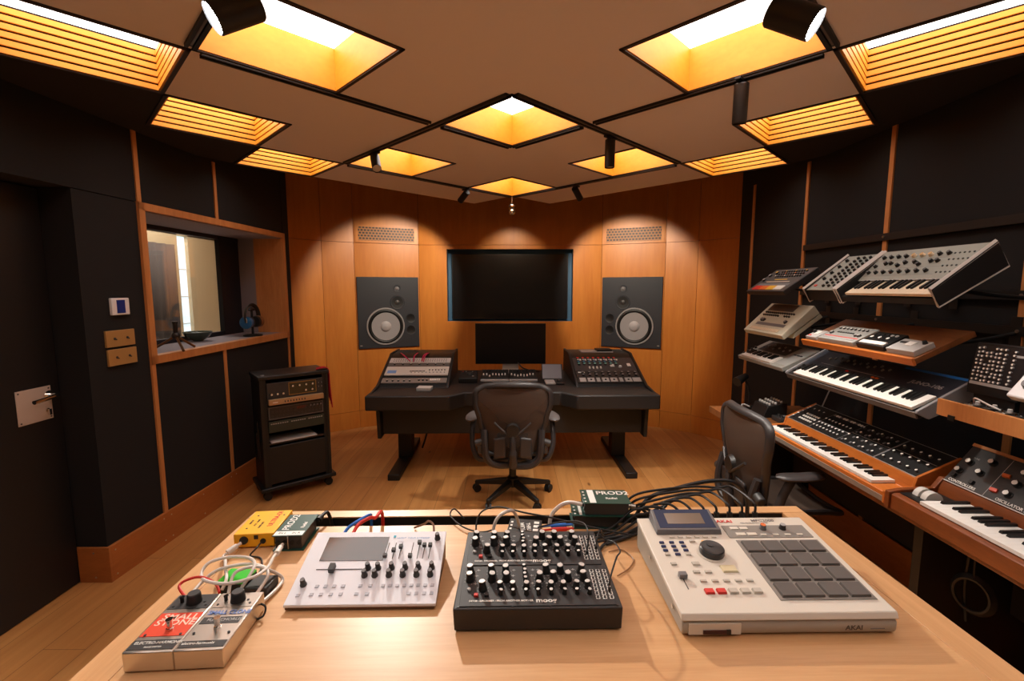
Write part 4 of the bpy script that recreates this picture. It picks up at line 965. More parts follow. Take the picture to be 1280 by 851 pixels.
tag(MB().pipe([(.06, 4.72, .84), (.1, 4.66, .8), (.15, 4.68, .775), (.22, 4.72, .752), (.28, 4.68, .75)], .006, n=7).build('cable', M_CABLE), 'black cable hanging out under the computer monitor', 'cable')
tag(MB().pipe([(-.86, 4.36, .6), (-.8, 4.35, .42), (-.82, 4.35, .22), (-.87, 4.36, .06)], .009, n=7).build('cable', M_CABLE), 'black cable hanging by the left desk leg', 'cable')

# ------------------------------------------------------------------ back wall fittings
t = thing('television', 'large dark wall television set in a blue-edged recess', 'television', (-.024, 5.565, 1.62), (0, 0, 0))
MB().box(-.69, .69, 0, .06, -.39, .38).build('tv_frame', M_BLACK, t, bevel=.003); MB().box(-.682, .682, -.002, 0, -.382, .373).build('screen', M_SCREEN, t)
M_BAF = mat('charcoal_baffle', (44, 46, 52), .55); M_CONE = mat('grey_cone', (150, 146, 148), .7)
def facet_at(i, u, z):
    A, B = Vector((*PB[i], 0)), Vector((*PB[i+1], 0)); d = (B-A); p = A+d*u; return (p.x, p.y, z), math.atan2(d.y, d.x), d.length
def speaker(i, mir, lab):
    p, a, L = facet_at(i, .5, .915); t = thing('studio_loudspeaker', lab, 'loudspeaker', p, (0, 0, a), 'flush wall loudspeakers')
    W, Hh = L*.955, .81; n = Vector((0, -1, 0))
    MB().box(-W/2, W/2, -.016, -.001, 0, Hh).build('baffle_mount', M_BAF, t, bevel=.002)
    X = lambda u: (u-.5)*W*mir
    def disc(x, z, prof, ms, mats, nm):
        b = MB(); b.lathe(prof, n=40, ms=ms, close=False); b.build(nm, mats, t, loc=(x, -.016, z), rot=(PI/2, 0, 0))
    disc(X(.44), Hh*.305, [(.215, 0), (.213, .008), (.2, .008), (.197, .003), (.192, .004), (.178, .014), (.164, .006), (.16, .012), (.06, .003), (.055, .003)], [0, 0, 0, 1, 1, 1, 1, 2, 2], [mat('silver_ring', (196, 194, 196), .35, .6) if mir > 0 else bpy.data.materials['silver_ring'], M_RUB, M_CONE], 'woofer')
    b = MB(); b.lathe([(.062, .002), (.055, .012), (.035, .02), (0, .024)], n=32, close=False); b.build('dust_cap', mat('grey_dust_cap', (170, 166, 168), .5) if mir > 0 else bpy.data.materials['grey_dust_cap'], t, loc=(X(.44), -.016, Hh*.305), rot=(PI/2, 0, 0))
    disc(X(.64), Hh*.643, [(.082, 0), (.078, .006), (.066, .004), (.05, .003), (.03, .001), (.026, .006), (0, .012)], [0, 0, 1, 1, 2, 2], [M_BAF, M_RUB, M_DGREY], 'midrange')
    disc(X(.64), Hh*.837, [(.042, 0), (.038, .004), (.026, .002), (.02, .01), (0, .017)], [0, 0, 1, 1], [M_BAF, M_MGREY], 'tweeter')
    for v in (.413, .244): disc(X(.857), Hh*v, [(.056, 0), (.054, .004), (.046, .001), (0, .0006)], [0, 0, 1], [M_BAF, M_BLACK], 'port')
    MB().box(X(.04)-.012, X(.04)+.012, -.018, -.016, .03, .038).build('badge', M_ALU, t)
    p, a, L = facet_at(i, .5, 2.105); v = thing('air_vent', 'honeycomb air vent in the wood above the %s loudspeaker' % ('left' if mir > 0 else 'right'), 'vent', p, (0, 0, a), 'wall air vents')
    b = ring((-L*.475, L*.475, 0, .19), (-L*.43, L*.43, .022, .172), -.006, .004); b.build('vent_frame', M_WALLWOOD, v)
    MB().box(-L*.431, L*.431, -.004, .0, .021, .173).build('grille', M_PERF, v)
speaker(2, 1, 'black flush loudspeaker on the wall left of the big screen')
speaker(4, -1, 'black flush loudspeaker on the wall right of the big screen')

# ------------------------------------------------------------------ rack cart
RK = (-1.86, 3.30, 0); ra = R(39.5)
t = thing('rack_cart', 'tall black equipment rack cart on casters below the window', 'rack', RK, (0, 0, ra))
MB().box(0, .55, 0, .33, .075, .105).build('base_plate', M_BLACK, t, bevel=.006)
for x in (.05, .5):
    for y in (.05, .28):
        b = MB(); b.box(x-.02, x+.02, y-.016, y+.016, .05, .075)
        for k in (-1, 1): b.tube((x, y+k*.007, .03), (x, y+k*.018, .03), .03, n=18)
        b.build('caster', M_RUB, t)
for x in (.03, .5): MB().box(x, x+.02, .015, .32, .105, .925).build('side_panel', M_BLACK, t)
for x in (.05, .475): MB().box(x, x+.025, .02, .045, .105, .925).build('rack_rail', M_BLACKM, t)
MB().box(.02, .53, .01, .325, .925, .955).build('top_panel', M_BLACK, t, bevel=.006)
MB().box(.05, .5, .31, .32, .105, .925).build('back_panel', M_BLACK, t)
MB().box(.05, .5, .022, .3, .12, .41).build('drawer', M_DGREY if 0 else M_DESKD, t, bevel=.004)
MB().box(.05, .5, .03, .3, .425, .44).build('shelf_board', M_BLACK, t)
for k in range(3): MB().tube((.03, .12+.05*k, .3), (.022, .12+.05*k, .6-.1*k), .008, n=8).build('side_handle', M_BLACK, t) if k < 2 else None
RM = Matrix.Translation(RK) @ Euler((0, 0, ra)).to_matrix().to_4x4()
def inrack(name, lab, cat, z0, z1, m, dep=.22):
    t = thing(name, lab, cat, RM @ Vector((.0755, .006, z0)), (0, 0, ra), 'units in the rack cart')
    MB().box(0, .399, .0, .012, 0, z1-z0).build('faceplate', m, t, bevel=.001); MB().box(.01, .389, .012, dep, .004, z1-z0-.004).build('chassis', M_BLACK, t)
    return t
def rkn(t, x, z, k, nm='knob'): inst(nm, k, t, (x, 0, z), (PI/2, 0, 0))
KC = knob_mesh(.0085, .012, M_BLACK, M_CREAM, 1.1); M_GOLD = mat('gold_outline', (170, 134, 66), .4, .5)
t = inrack('rack_preamp', 'tape echo style unit with gold panel outline, topmost in the rack cart', 'rack unit', .735, .9, M_DGREY)
b = ring((.15, .35, .06, .155), (.154, .346, .064, .151), -.002, .0); b.build('gold_outline', M_GOLD, t)
MB().box(.154, .346, -.001, 0, .064, .151).build('inset_panel', mat('olive_panel', (64, 54, 28), .5), t)
for i in range(4): rkn(t, .178+.048*i, .128, KC)
for i in range(2): rkn(t, .27+.048*i, .085, KC)
for i in range(3): rkn(t, .03+.04*i, .08, KC)
for x, z in ((.365, .13), (.388, .13), (.365, .1), (.388, .1)): rkn(t, x, z, knob_mesh(.006, .01, M_BLACK, M_MGREY, 1.1))
MB().box(.004, .395, -.03, .0, .004, .045).build('silver_ledge', mat('champagne_ledge', (182, 150, 112), .4, .4), t, bevel=.002)
for i in range(8): MB().box(.11+.02*i, .118+.02*i, -.031, -.03, .016, .03).build('legend', M_DGREY, t)
MB().box(.03, .065, -.031, -.03, .02, .026).build('badge', M_WHITE, t)
t = inrack('rack_effects', 'dark multi-effects unit with a faint red display, second in the rack cart', 'rack unit', .62, .725, mat('brown_black_face', (48, 42, 38), .45))
b = ring((.006, .393, .008, .096), (.009, .39, .011, .093), -.0015, 0); b.build('outline', M_MGREY, t)
MB().box(.2, .27, -.002, 0, .06, .08).build('display', mat('dim_red_display', (84, 26, 22), .3), t)
for r_ in range(2):
    for i in range(14):
        if 7 <= i <= 8 and r_: continue
        inst('button', button_mesh(.014, .016, .004, M_DGREY), t, (.03+.026*i, 0, .028+.034*r_), (PI/2, 0, 0))
for i in range(4): rkn(t, .3+.025*i, .075, knob_mesh(.008, .01, M_BLACK, M_MGREY, 1.1))
t = inrack('rack_patch_bay', 'dark green patch bay with pale labels, third in the rack cart', 'patch bay', .525, .61, mat('dark_green_face', (40, 48, 38), .5))
for i in range(24): MB().box(.014+.0157*i, .024+.0157*i, -.001, 0, .062, .069).build('label_tab', M_LGREY, t) if i not in (8, 16) else None
p = RM @ Vector((.09, .02, .4405))
o = MB().box(0, .33, 0, .2, 0, .006).build('paper_sheet', mat('paper', (214, 212, 210), .7), loc=p, rot=(0, 0, ra)); tag(o, 'white paper sheets lying on the open shelf of the rack cart', 'paper')
MB().at(loc=(.06, .05, .955)).tube((0, 0, 0), (0, 0, .004), .012, n=14).build('power_lamp', M_LGREY, t0 if 0 else bpy.data.objects['rack_cart'])
# red leads draped over the corner of the cart
for i in range(5):
    dx, dy = .018*i, .006*(i % 3)
    yy = .1-.0125*i; q = [RM @ Vector(v) for v in ((.46-.004*i, yy, .962), (.5, yy, .968), (.528, yy, .964), (.542, yy, .93), (.541+.004*(i % 2), yy-.003*i, .82), (.544+.002*i, yy-.004*i, .74-.025*i))]
    lab = 'red lead draped over the rack cart corner, '+('innermost', 'second', 'third', 'fourth', 'outermost')[i]+' of five'
    tag(MB().pipe(q, .005, n=7).build('patch_lead', mat('crimson_lead', (170, 24, 40), .4) if i == 0 else bpy.data.materials['crimson_lead']), lab, 'cable', 'red leads on the rack cart')
# ------------------------------------------------------------------ workbench and keyboards on the right wall
BT = .735
t = thing('workbench', 'long wooden workbench along the right wall carrying two keyboards', 'workbench', (0, 0, 0))
MB().box(1.555, XR-.013, -.4, 3.36, BT-.045, BT).build('benchtop', M_WALNUTX, t, bevel=.002)
MB().box(1.46, 1.5545, 2.88, 3.36, BT-.045, BT).build('end_extension', M_WALNUTX, t, bevel=.002)
for y in (3.2, 1.75, .2): MB().box(1.62, XR-.02, y-.02, y+.02, 0, BT-.051).build('leg_frame', M_BLACKM, t)
MB().box(2.0, 2.02, -.35, 3.18, .3, BT-.052).build('back_board', M_SOFFIT, t)
def frame(loc, tilt=0.): return Matrix.Translation(loc) @ Euler((tilt, 0, -PI/2)).to_matrix().to_4x4()
def gear(name, lab, cat, loc, tilt=0., group=None): return thing(name, lab, cat, loc, (tilt, 0, -PI/2), group)
WK = {}
def keyboard(t, x0, n, ww, y0, dep, z, start=0, white=None, white_h=.012):
    white = white or M_IVORY
    bed = MB().box(x0-.001, x0+n*ww+.001, y0+.004, y0+dep, z-.014, z-.0125).build('keyboard', M_BLACK, t)
    k = (ww, dep, white.name)
    if k not in WK:
        WK[k] = (MB().box(.0004, ww-.0004, 0, dep, -white_h, 0).mesh('white_key', [white], False),
                 MB().hexa([(-ww*.28, 0, -.004), (ww*.28, 0, -.004), (ww*.28, dep*.64, -.004), (-ww*.28, dep*.64, -.004)], [(-ww*.22, dep*.03, .008), (ww*.22, dep*.03, .008), (ww*.25, dep*.64, .009), (-ww*.25, dep*.64, .009)]).mesh('black_key', [M_BKEY], False))
    w, bl = WK[k]
    for i in range(n):
        inst('white_key', w, bed, (x0+i*ww, y0, z))
        if i < n-1 and (i+start) % 7 in (0, 1, 3, 4, 5): inst('black_key', bl, bed, (x0+(i+1)*ww, y0+dep*.36, z))
    return bed
def slope(prof0, prof1):
    (ya, za), (yb, zb) = prof0, prof1; a = math.atan2(zb-za, yb-ya); L = math.hypot(yb-ya, zb-za)
    def P(x, v, e=0.): return (x, ya+v*math.cos(a)-e*math.sin(a), za+v*math.sin(a)+e*math.cos(a))
    return P, a, L
def onbox(t, n, P, a, x0, x1, v0, v1, m, e=.0004, h=.0008):
    return MB().at(loc=P(0, 0), rot=(a, 0, 0)).box(x0, x1, v0, v1, e, e+h).build(n, m, t)

# --- long amber polysynth
t = gear('long_synthesizer', 'long amber wooden keyboard synthesizer with a wide black panel of switches', 'synthesizer', (1.5, 2.68, BT+.0005))
W = .9
MB().prism([(0, .012), (0, .046), (.008, .05), (.11, .05), (.112, .068), (.122, .106), (.29, .186), (.29, .012)], .012, W-.012, 'X').build('case', M_AMBERW, t, bevel=.002)
for x in (0, W-.012): MB().prism([(-.006, .005), (-.006, .056), (.05, .066), (.11, .072), (.12, .112), (.292, .192), (.292, .005)], x, x+.012, 'X').build('end_cheek', M_AMBERW, t, bevel=.002)
MB().box(.012, W-.012, -.004, 0, .008, .03).build('front_strip', mat('greyish_strip', (130, 116, 104), .45), t)
feet(t, [(.05, .04), (.85, .04), (.05, .26), (.85, .26)], .012, .012)
keyboard(t, .03, 36, .0217, .008, .1, .064, 0)
P, a, L = slope((.122, .107), (.29, .187))
onbox(t, 'front_panel', P, a, .014, W-.014, .003, L-.003, M_BLACK)
for x0, x1, v0, v1 in ((.014, W-.014, .002, .005), (.014, W-.014, L-.005, L-.002), (.014, .018, .0, L), (.2, .203, .005, L), (.42, .423, .005, L), (.66, .668, .002, L), (.42, .66, .09, .092), (.2, .42, .075, .077), (.68, .88, .1, .102)): onbox(t, 'panel_line', P, a, x0, x1, v0, v1, M_MGREY if x1-x0 < .1 and x0 > .1 else M_ALU, .0012, .0005)
BWH = button_mesh(.011, .012, .004, M_WHITE); BGR = button_mesh(.009, .012, .004, M_MGREY); KS = knob_mesh(.0062, .011, M_DGREY, M_WHITE, 1.1)
random.seed(3)
for r_ in range(3):
    for i in range(6): inst('button', BWH, t, P(.075+.019*i, .04+.025*r_, .0012), (a, 0, 0))
for i in range(4):
    inst('knob', KS, t, P(.035+.04*i, .135, .0012), (a, 0, 0)); inst('knob', KS, t, P(.035, .03+.03*i, .0012), (a, 0, 0))
for i in range(12): inst('button', BWH if i % 3 else BGR, t, P(.215+.0175*i, .155, .0012), (a, 0, 0))
for r_ in range(3):
    for i in range(8): inst('knob', KS, t, P(.22+.026*i, .03+.03*r_+(.012 if r_ == 2 else 0), .0012), (a, 0, 0))
for r_ in range(4):
    for i in range(8): inst('knob' if (i+r_) % 2 else 'button', KS if (i+r_) % 2 else BGR, t, P(.44+.028*i, .025+.04*r_, .0012), (a, 0, 0))
for r_ in range(3):
    for i in range(5): inst('knob', KS, t, P(.695+.042*i, .03+.05*r_, .0012), (a, 0, 0))

# --- walnut monosynth with a raised panel, cut by the picture edge
t = gear('walnut_synthesizer', 'walnut cased synthesizer with a steep black panel of white knobs, nearest on the workbench', 'synthesizer', (1.49, 1.765, BT+.0005))
W = 1.02
MB().prism([(0, .004), (0, .06), (.012, .066), (.18, .066), (.184, .09), (.2, .118), (.31, .118), (.31, .004)], .02, W-.02, 'X').build('case', M_WALNUT, t, bevel=.002)
for x in (0, W-.02): MB().prism([(-.008, .002), (-.008, .07), (.04, .078), (.17, .085), (.2, .126), (.33, .126), (.33, .002)], x, x+.02, 'X').build('end_cheek', M_WALNUT, t, bevel=.002)
MB().prism([(.203, .119), (.215, .119), (.31, .248), (.345, .248), (.345, .119)], .02, W-.02, 'X').build('panel_box', M_WALNUT, t, bevel=.002)
P, a, L = slope((.2035, .12), (.305, .252))
MB().at(loc=P(0, 0), rot=(a, 0, 0)).box(.022, W-.022, .0, L, -.004, .006).build('front_panel', M_DGREY, t, bevel=.001)
onbox(t, 'panel_edge', P, a, .022, W-.022, -.003, .0, M_ALU, .004, .003)
onbox(t, 'top_rim', P, a, .02, W-.02, L, L+.012, M_TRIM, -.006, .016)
for x in (.17, .43, .6): onbox(t, 'panel_line', P, a, x, x+.0015, .002, L-.002, M_LGREY, .006, .0004)
keyboard(t, .125, 38, .0228, .02, .158, .082, 5)
for i, x in enumerate((.05, .085)):
    b = MB(); b.tube((x-.012, .1, .065), (x+.012, .1, .065), .034, n=28); b.build('pitch_wheel', mat('pale_wheel', (196, 192, 186), .4) if i == 0 else bpy.data.materials['pale_wheel'], t)
MB().box(.026, .12, .03, .175, .066, .07).build('wheel_plate', M_BLACK, t)
KW = knob_mesh(.0135, .02, M_BLACK, M_WHITE, 1.25, True, 20); KW2 = knob_mesh(.0105, .017, M_BLACK, M_WHITE, 1.25, True, 18)
for x, v in ((.06, .1), (.048, .055), (.115, .075), (.125, .128)): inst('knob', KW2, t, P(x, v, .006), (a, 0, 0))
for x, v in ((.045, .03), (.115, .03)): inst('toggle_switch', button_mesh(.014, .016, .01, M_BLACK), t, P(x, v, .006), (a, 0, 0))
for x, v in ((.19, .1), (.19, .035)): inst('rocker_switch', button_mesh(.022, .014, .01, M_ORANGE if v > .05 else mat('red_orange', (214, 70, 36), .4)), t, P(x, v, .006), (a, 0, .3))
for c in range(3):
    for r_ in range(3): inst('knob', KW if c == 1 else KW2, t, P(.235+.075*c, .04+.045*r_, .006), (a, 0, 0))
for c in range(2):
    for r_ in range(3): inst('knob', KW2, t, P(.47+.075*c, .035+.045*r_, .006), (a, 0, 0))
for c in range(4):
    for r_ in range(3): inst('knob', KW2, t, P(.65+.08*c, .035+.045*r_, .006), (a, 0, 0))
for i in range(4): inst('rocker_switch', button_mesh(.02, .01, .008, mat('blue_switch', (90, 150, 200), .4) if i == 0 else bpy.data.materials['blue_switch']), t, P(.515, .025+.04*i, .006), (a, 0, 0))
for s, x in (('CONTROLLERS', .035), ('OSCILLATOR BANK', .21), ('MIXER', .485), ('MODIFIERS', .7)): txt(t, s, .015, P(x, .01, .0065), M_WHITE, (a, 0, 0), bold=.01)
for s, x, v in (('TUNE', .055, .122), ('OSCILLATOR', .225, .153), ('RANGE', .3, .153), ('FREQUENCY', .37, .153), ('WAVEFORM', .36, .108)): txt(t, s, .009, P(x, v, .0065), M_LGREY, (a, 0, 0))

def bracket(lab, y, x0, z0, x1=XR-.012, z1=None):
    """black steel arm from the wall rail out to a hung instrument"""
    z1 = z0 if z1 is None else z1
    t = thing('wall_bracket', lab, 'bracket', (x1, y, z1), (0, 0, 0), 'black wall brackets')
    MB().box(-.004, 0, -.022, .022, -.07, .06).build('mounting_plate', M_BLACKM, t)
    b = MB(); d = Vector((x0-x1, 0, z0-z1))
    b.pipe([(-.004, 0, -.01), tuple(d*.4+Vector((0, 0, -.012))), tuple(d)], .008, n=8, sub=3); b.build('arm', M_BLACKM, t)
# --- hung instruments, each tilted towards the player
def tilted(name, lab, cat, loc, tl, W, D, hf, hb, m, bev=.003, group=None):
    t = gear(name, lab, cat, loc, tl, group)
    MB().prism([(0, 0), (D, 0), (D, hb), (0, hf)], 0, W, 'X').build('case', m, t, bevel=bev)
    P, a, L = slope((0, hf), (D, hb)); return t, P, a, L
M_KORG = mat('grey_green_panel', (138, 143, 134), .5); M_TOLEX = mat('black_tolex', (26, 24, 24), .6)
prof = [(0, 0), (.295, 0), (.3, .105), (.004, .073)]
def korg(t, W, cheeks):
    for x in cheeks:
        MB().prism(prof, x, x+.014, 'X').build('end_cheek', M_TOLEX, t)
        MB().pipe([(x+.007, *p) for p in prof], .0055, n=6, sub=1, closed=True, flat=1.9).build('edge_trim', mat('pale_edge_trim', (196, 190, 184), .4) if 'pale_edge_trim' not in bpy.data.materials else bpy.data.materials['pale_edge_trim'], t)
t = gear('patch_synthesizer', 'semi-modular keyboard synthesizer with a grey-green panel and white-edged cheeks, on the top row', 'synthesizer', (1.65, 2.335, 1.53), R(32))
W = .54; korg(t, W, (0, W-.014))
MB().prism([(.004, .003), (.29, .003), (.29, .09), (.118, .05), (.112, .03), (.006, .03)], .0145, W-.0145, 'X').build('case', M_TOLEX, t)
keyboard(t, .05, 22, .0214, .008, .1, .05, 0, M_CREAM)
P, a, L = slope((.116, .056), (.294, .106))
MB().at(loc=P(0, 0), rot=(a, 0, 0)).box(.0145, W-.0145, 0, L, -.006, .0).build('front_panel', M_KORG, t); MB().at(loc=P(0, 0), rot=(a, 0, 0)).box(.0145, W-.0145, -.004, 0, -.018, .0).build('panel_lip', M_LGREY, t)
random.seed(5)
KK = knob_mesh(.0085, .013, M_BLACK, M_DGREY, 1.15); KC2 = knob_mesh(.0095, .012, M_CREAM, M_BRASS, 1.1)
for i in range(9): inst('knob', KC2 if i in (4, 5, 6) else KK, t, P(.05+.042*i, .14, 0), (a, 0, 0))
for i in range(9): inst('knob', KK, t, P(.045+.04*i+(.01 if i % 2 else 0), .1 if i % 3 else .085, 0), (a, 0, 0))
for i in range(8): inst('knob', KK, t, P(.04+.045*i, .045, 0), (a, 0, 0))
for i in range(6):
    for r_ in range(4): inst('patch_jack', knob_mesh(.004, .003, M_BLACK, M_BLACK, 1., False), t, P(.41+.02*i, .035+.035*r_, 0), (a, 0, 0))
for v in (.025, .07, .12): onbox(t, 'panel_line', P, a, .02, .4, v, v+.0012, M_MGREY, 0, .0004)
t = gear('step_sequencer', 'narrow step sequencer with a grey-green panel of black knobs, left of the top-row keyboard', 'sequencer', (1.65, 2.592, 1.53), R(32))
W = .254; korg(t, W, (0, W-.014))
MB().prism([(.004, .003), (.29, .003), (.29, .092), (.012, .06)], .0145, W-.0145, 'X').build('case', M_TOLEX, t)
P, a, L = slope((.012, .064), (.294, .1))
MB().at(loc=P(0, 0), rot=(a, 0, 0)).box(.0145, W-.0145, 0, L, -.005, .0).build('front_panel', M_KORG, t)
for r_ in range(3):
    for i in range(10): inst('knob', knob_mesh(.0072, .011, M_BLACK, M_DGREY, 1.1), t, P(.12+.042*r_, .03+.025*i, 0), (a, 0, 0))
for i in range(4): inst('knob', KK, t, P(.055, .09+.05*i, 0), (a, 0, 0))
inst('button', button_mesh(.016, .014, .005, M_RED), t, P(.05, .035, 0), (a, 0, 0))

t, P, a, L = tilted('rhythm_composer', 'black drum machine with orange, yellow and red step keys, leftmost on the top row', 'drum machine', (1.65, 3.255, 1.555), R(32), .44, .25, .03, .045, mat('charcoal_case', (42, 40, 40), .5), group='drum machines')
onbox(t, 'front_panel', P, a, .01, .43, .006, L-.006, mat('brown_grey_panel', (72, 66, 62), .5))
onbox(t, 'panel_line', P, a, .1, .36, .1, .107, M_CREAM, .0012, .0005); onbox(t, 'panel_line', P, a, .16, .3, .125, .132, M_YEL, .0012, .0005)
for i in range(16): inst('step_key', button_mesh(.0175, .042, .005, (M_RED, M_ORANGE, M_YEL, M_WHITE)[i//4]), t, P(.062+.0212*i, .035, .001), (a, 0, 0))
onbox(t, 'key_bed', P, a, .05, .4, .058, .085, M_MGREY, .0012, .0006)
for r_ in range(3):
    for i in range(11): inst('knob', knob_mesh(.0068, .009, M_BLACK, (M_WHITE, M_ORANGE, M_YEL)[r_ % 3] if (i+r_) % 4 == 0 else M_MGREY, 1.1), t, P(.13+.026*i, .16+.026*r_, .001), (a, 0, 0))
for x, v in ((.05, .12), (.05, .17), (.09, .2)): inst('knob', knob_mesh(.012, .012, M_BLACK, M_YEL if v > .18 else M_LGREY, 1.1), t, P(x, v, .001), (a, 0, 0))

M_909 = mat('cream_grey_case', (204, 202, 182), .5)
t, P, a, L = tilted('rhythm_composer', 'cream drum machine with a grey top strip, under the black drum machine', 'drum machine', (1.65, 3.255, 1.288), R(38), .46, .26, .032, .06, M_909, group='drum machines')
onbox(t, 'grey_strip', P, a, .04, .33, .195, L-.008, mat('taupe_strip', (94, 82, 78), .5))
for r_ in range(2):
    for i in range(14 if r_ else 11): inst('knob', knob_mesh(.0062, .009, M_DGREY, M_BLACK, 1.1), t, P(.06+.024*i+(.05 if i > 7 and not r_ else 0), .15+.024*r_, .0004), (a, 0, 0))
for x in (.1, .122, .37): inst('knob', knob_mesh(.012, .012, M_DGREY, M_MGREY, 1.1), t, P(x, .105, .0004), (a, 0, 0))
onbox(t, 'key_strip', P, a, .07, .4, .062, .085, M_MGREY)
for i in range(16): inst('step_key', button_mesh(.014, .024, .004, M_CREAM), t, P(.06+.0215*i, .03, .0004), (a, 0, 0))
MB().prism([(.05, -.028), (.26, -.028), (.26, -.006), (.08, -.006)], .04, .46, 'X').build('angled_mount', M_909, t)

M_101 = mat('grey_keyboard_case', (150, 150, 144), .45)
t, P, a, L = tilted('compact_synthesizer', 'compact grey keyboard synthesizer on the third row, left of the long blue-black one', 'synthesizer', (1.65, 3.34, 1.092), R(21), .55, .25, .026, .045, M_101)
onbox(t, 'front_panel', P, a, .06, .4, .12, L-.01, M_DGREY)
keyboard(t, .05, 19, .0195, .006, .085, .04, 3)
onbox(t, 'silver_panel', P, a, .43, .54, .03, L-.02, mat('silver_side', (166, 168, 166), .45))
for i in range(8): inst('slider_cap', button_mesh(.007, .014, .008, M_LGREY), t, P(.08+.04*i, .16+.02*(i % 3), .001), (a, 0, 0))
for i in range(4): inst('knob', KK, t, P(.025, .04+.03*i, 0), (a, 0, 0)); 
for i in range(3): inst('button', button_mesh(.02, .01, .004, M_DGREY), t, P(.46+.03*i, .15, .001), (a, 0, 0))

M_JUN = mat('silver_blue_case', (112, 112, 116), .4)
t, P, a, L = tilted('blue_black_synthesizer', 'long dark keyboard synthesizer with a blue stripe and pale end cheeks on the third row', 'synthesizer', (1.6, 2.64, 1.087), R(25), .86, .255, .03, .055, M_BLACK)
for x in (-.012, .86): MB().prism([(-.006, .03), (.03, -.012), (.2, -.012), (.262, .03), (.262, .066), (0, .04)], x, x+.012, 'X').build('end_cheek', mat('grey_end_cheek', (140, 138, 140), .4) if x < 0 else bpy.data.materials['grey_end_cheek'], t, bevel=.003)
MB().box(0, .86, -.006, -.0005, .004, .03).build('front_rail', mat('dark_taupe_rail', (96, 88, 84), .45), t)
keyboard(t, .065, 36, .0216, .002, .105, .047, 0)
onbox(t, 'front_panel', P, a, .0, .86, .108, L-.004, mat('slate_panel', (46, 50, 60), .4))
onbox(t, 'blue_stripe', P, a, .55, .86, L-.02, L-.006, mat('sky_blue_stripe', (40, 116, 196), .4), .0013, .0005)
for i in range(14): inst('slider_cap', button_mesh(.006, .014, .007, M_LGREY), t, P(.12+.03*i, .19+.012*(i % 3), .001), (a, 0, 0))
onbox(t, 'slider_legend', P, a, .1, .54, .145, .147, M_LGREY, .0013, .0004)
for i in range(5): inst('button', button_mesh(.018, .01, .004, (M_RED, M_DGREY, M_DGREY, M_ORANGE, M_ORANGE)[i]), t, P((.32, .36, .4, .49, .515)[i], .13, .001), (a, 0, 0))
txt(t, 'JUNO-106', .03, P(.66, .165, .0014), M_LGREY, (a, 0, 0), bold=.015, sx=1.15)
for i in range(3): inst('knob', KK, t, P(.03, .03+.03*i, .0), (a, 0, 0))

# wooden tray with small boxes
tl = R(26); TM = frame((1.62, 2.55, 1.297), tl)
t = gear('wooden_tray', 'tilted wooden tray board carrying four small boxes on the second row', 'tray', (1.62, 2.55, 1.297), tl)
MB().box(0, .715, 0, .255, 0, .024).build('board', M_WALNUTX, t, bevel=.002); MB().box(0, .715, -.012, -.0005, -.004, .03).build('front_lip', M_AMBERW, t, bevel=.002)
def ontray(name, lab, cat, x, y, w, d, h, m):
    t = gear(name, lab, cat, TM @ Vector((x, y, .0242)), tl, 'small boxes on the tilted tray'); MB().box(0, w, 0, d, 0, h).build('case', m, t, bevel=.002); return t
t = ontray('pocket_box', 'smallest pale box, leftmost on the tilted wooden tray', 'effect box', .012, .012, .085, .075, .018, M_LGREY)
MB().box(.03, .06, .03, .06, .018, .021).build('pad', M_WHITE, t); inst('knob', KK, t, (.015, .05, .018)); inst('button', button_mesh(.02, .008, .003, M_RED), t, (.02, .015, .018))
t = ontray('silver_drum_box', 'silver drum machine, widest box on the tilted wooden tray', 'drum machine', .118, .012, .25, .14, .022, mat('silver_case', (170, 170, 166), .4, .2))
for i in range(16): inst('button', button_mesh(.01, .012, .003, M_LGREY), t, (.02+.0138*i, .02, .022))
MB().box(.01, .24, .032, .038, .022, .0225).build('red_line', M_RED, t)
for i in range(8): inst('knob', knob_mesh(.006, .008, M_DGREY, M_WHITE, 1.1), t, (.03+.026*i, .11, .022)); inst('button', button_mesh(.012, .008, .003, M_DGREY), t, (.06+.017*i, .075, .022))
for x in (.03, .2, .22): inst('knob', knob_mesh(.01, .01, M_DGREY, M_LGREY, 1.1), t, (x, .06, .022))
t = ontray('black_pad_box', 'black box with one white key strip on the tilted wooden tray', 'sequencer', .39, .012, .16, .12, .024, M_BLACK)
MB().box(.01, .15, .01, .034, .024, .028).build('key_strip', M_WHITE, t)
for i in range(3): inst('knob', knob_mesh(.009, .01, M_DGREY, M_WHITE, 1.1), t, (.035+.045*i, .058, .024))
for i in range(5): inst('button', button_mesh(.012, .012, .004, M_LGREY if i > 2 else M_DGREY), t, (.03+.025*i, .095, .024))
t = ontray('pale_pad_box', 'pale box with a white square, rightmost on the tilted wooden tray', 'effect box', .566, .012, .138, .09, .024, M_LGREY)
MB().box(.05, .085, .04, .07, .024, .027).build('pad', M_WHITE, t)
for i in range(3): inst('button', button_mesh(.014, .012, .004, M_DGREY), t, (.02+.012*i, .06, .024))
inst('knob', KK, t, (.12, .07, .024))

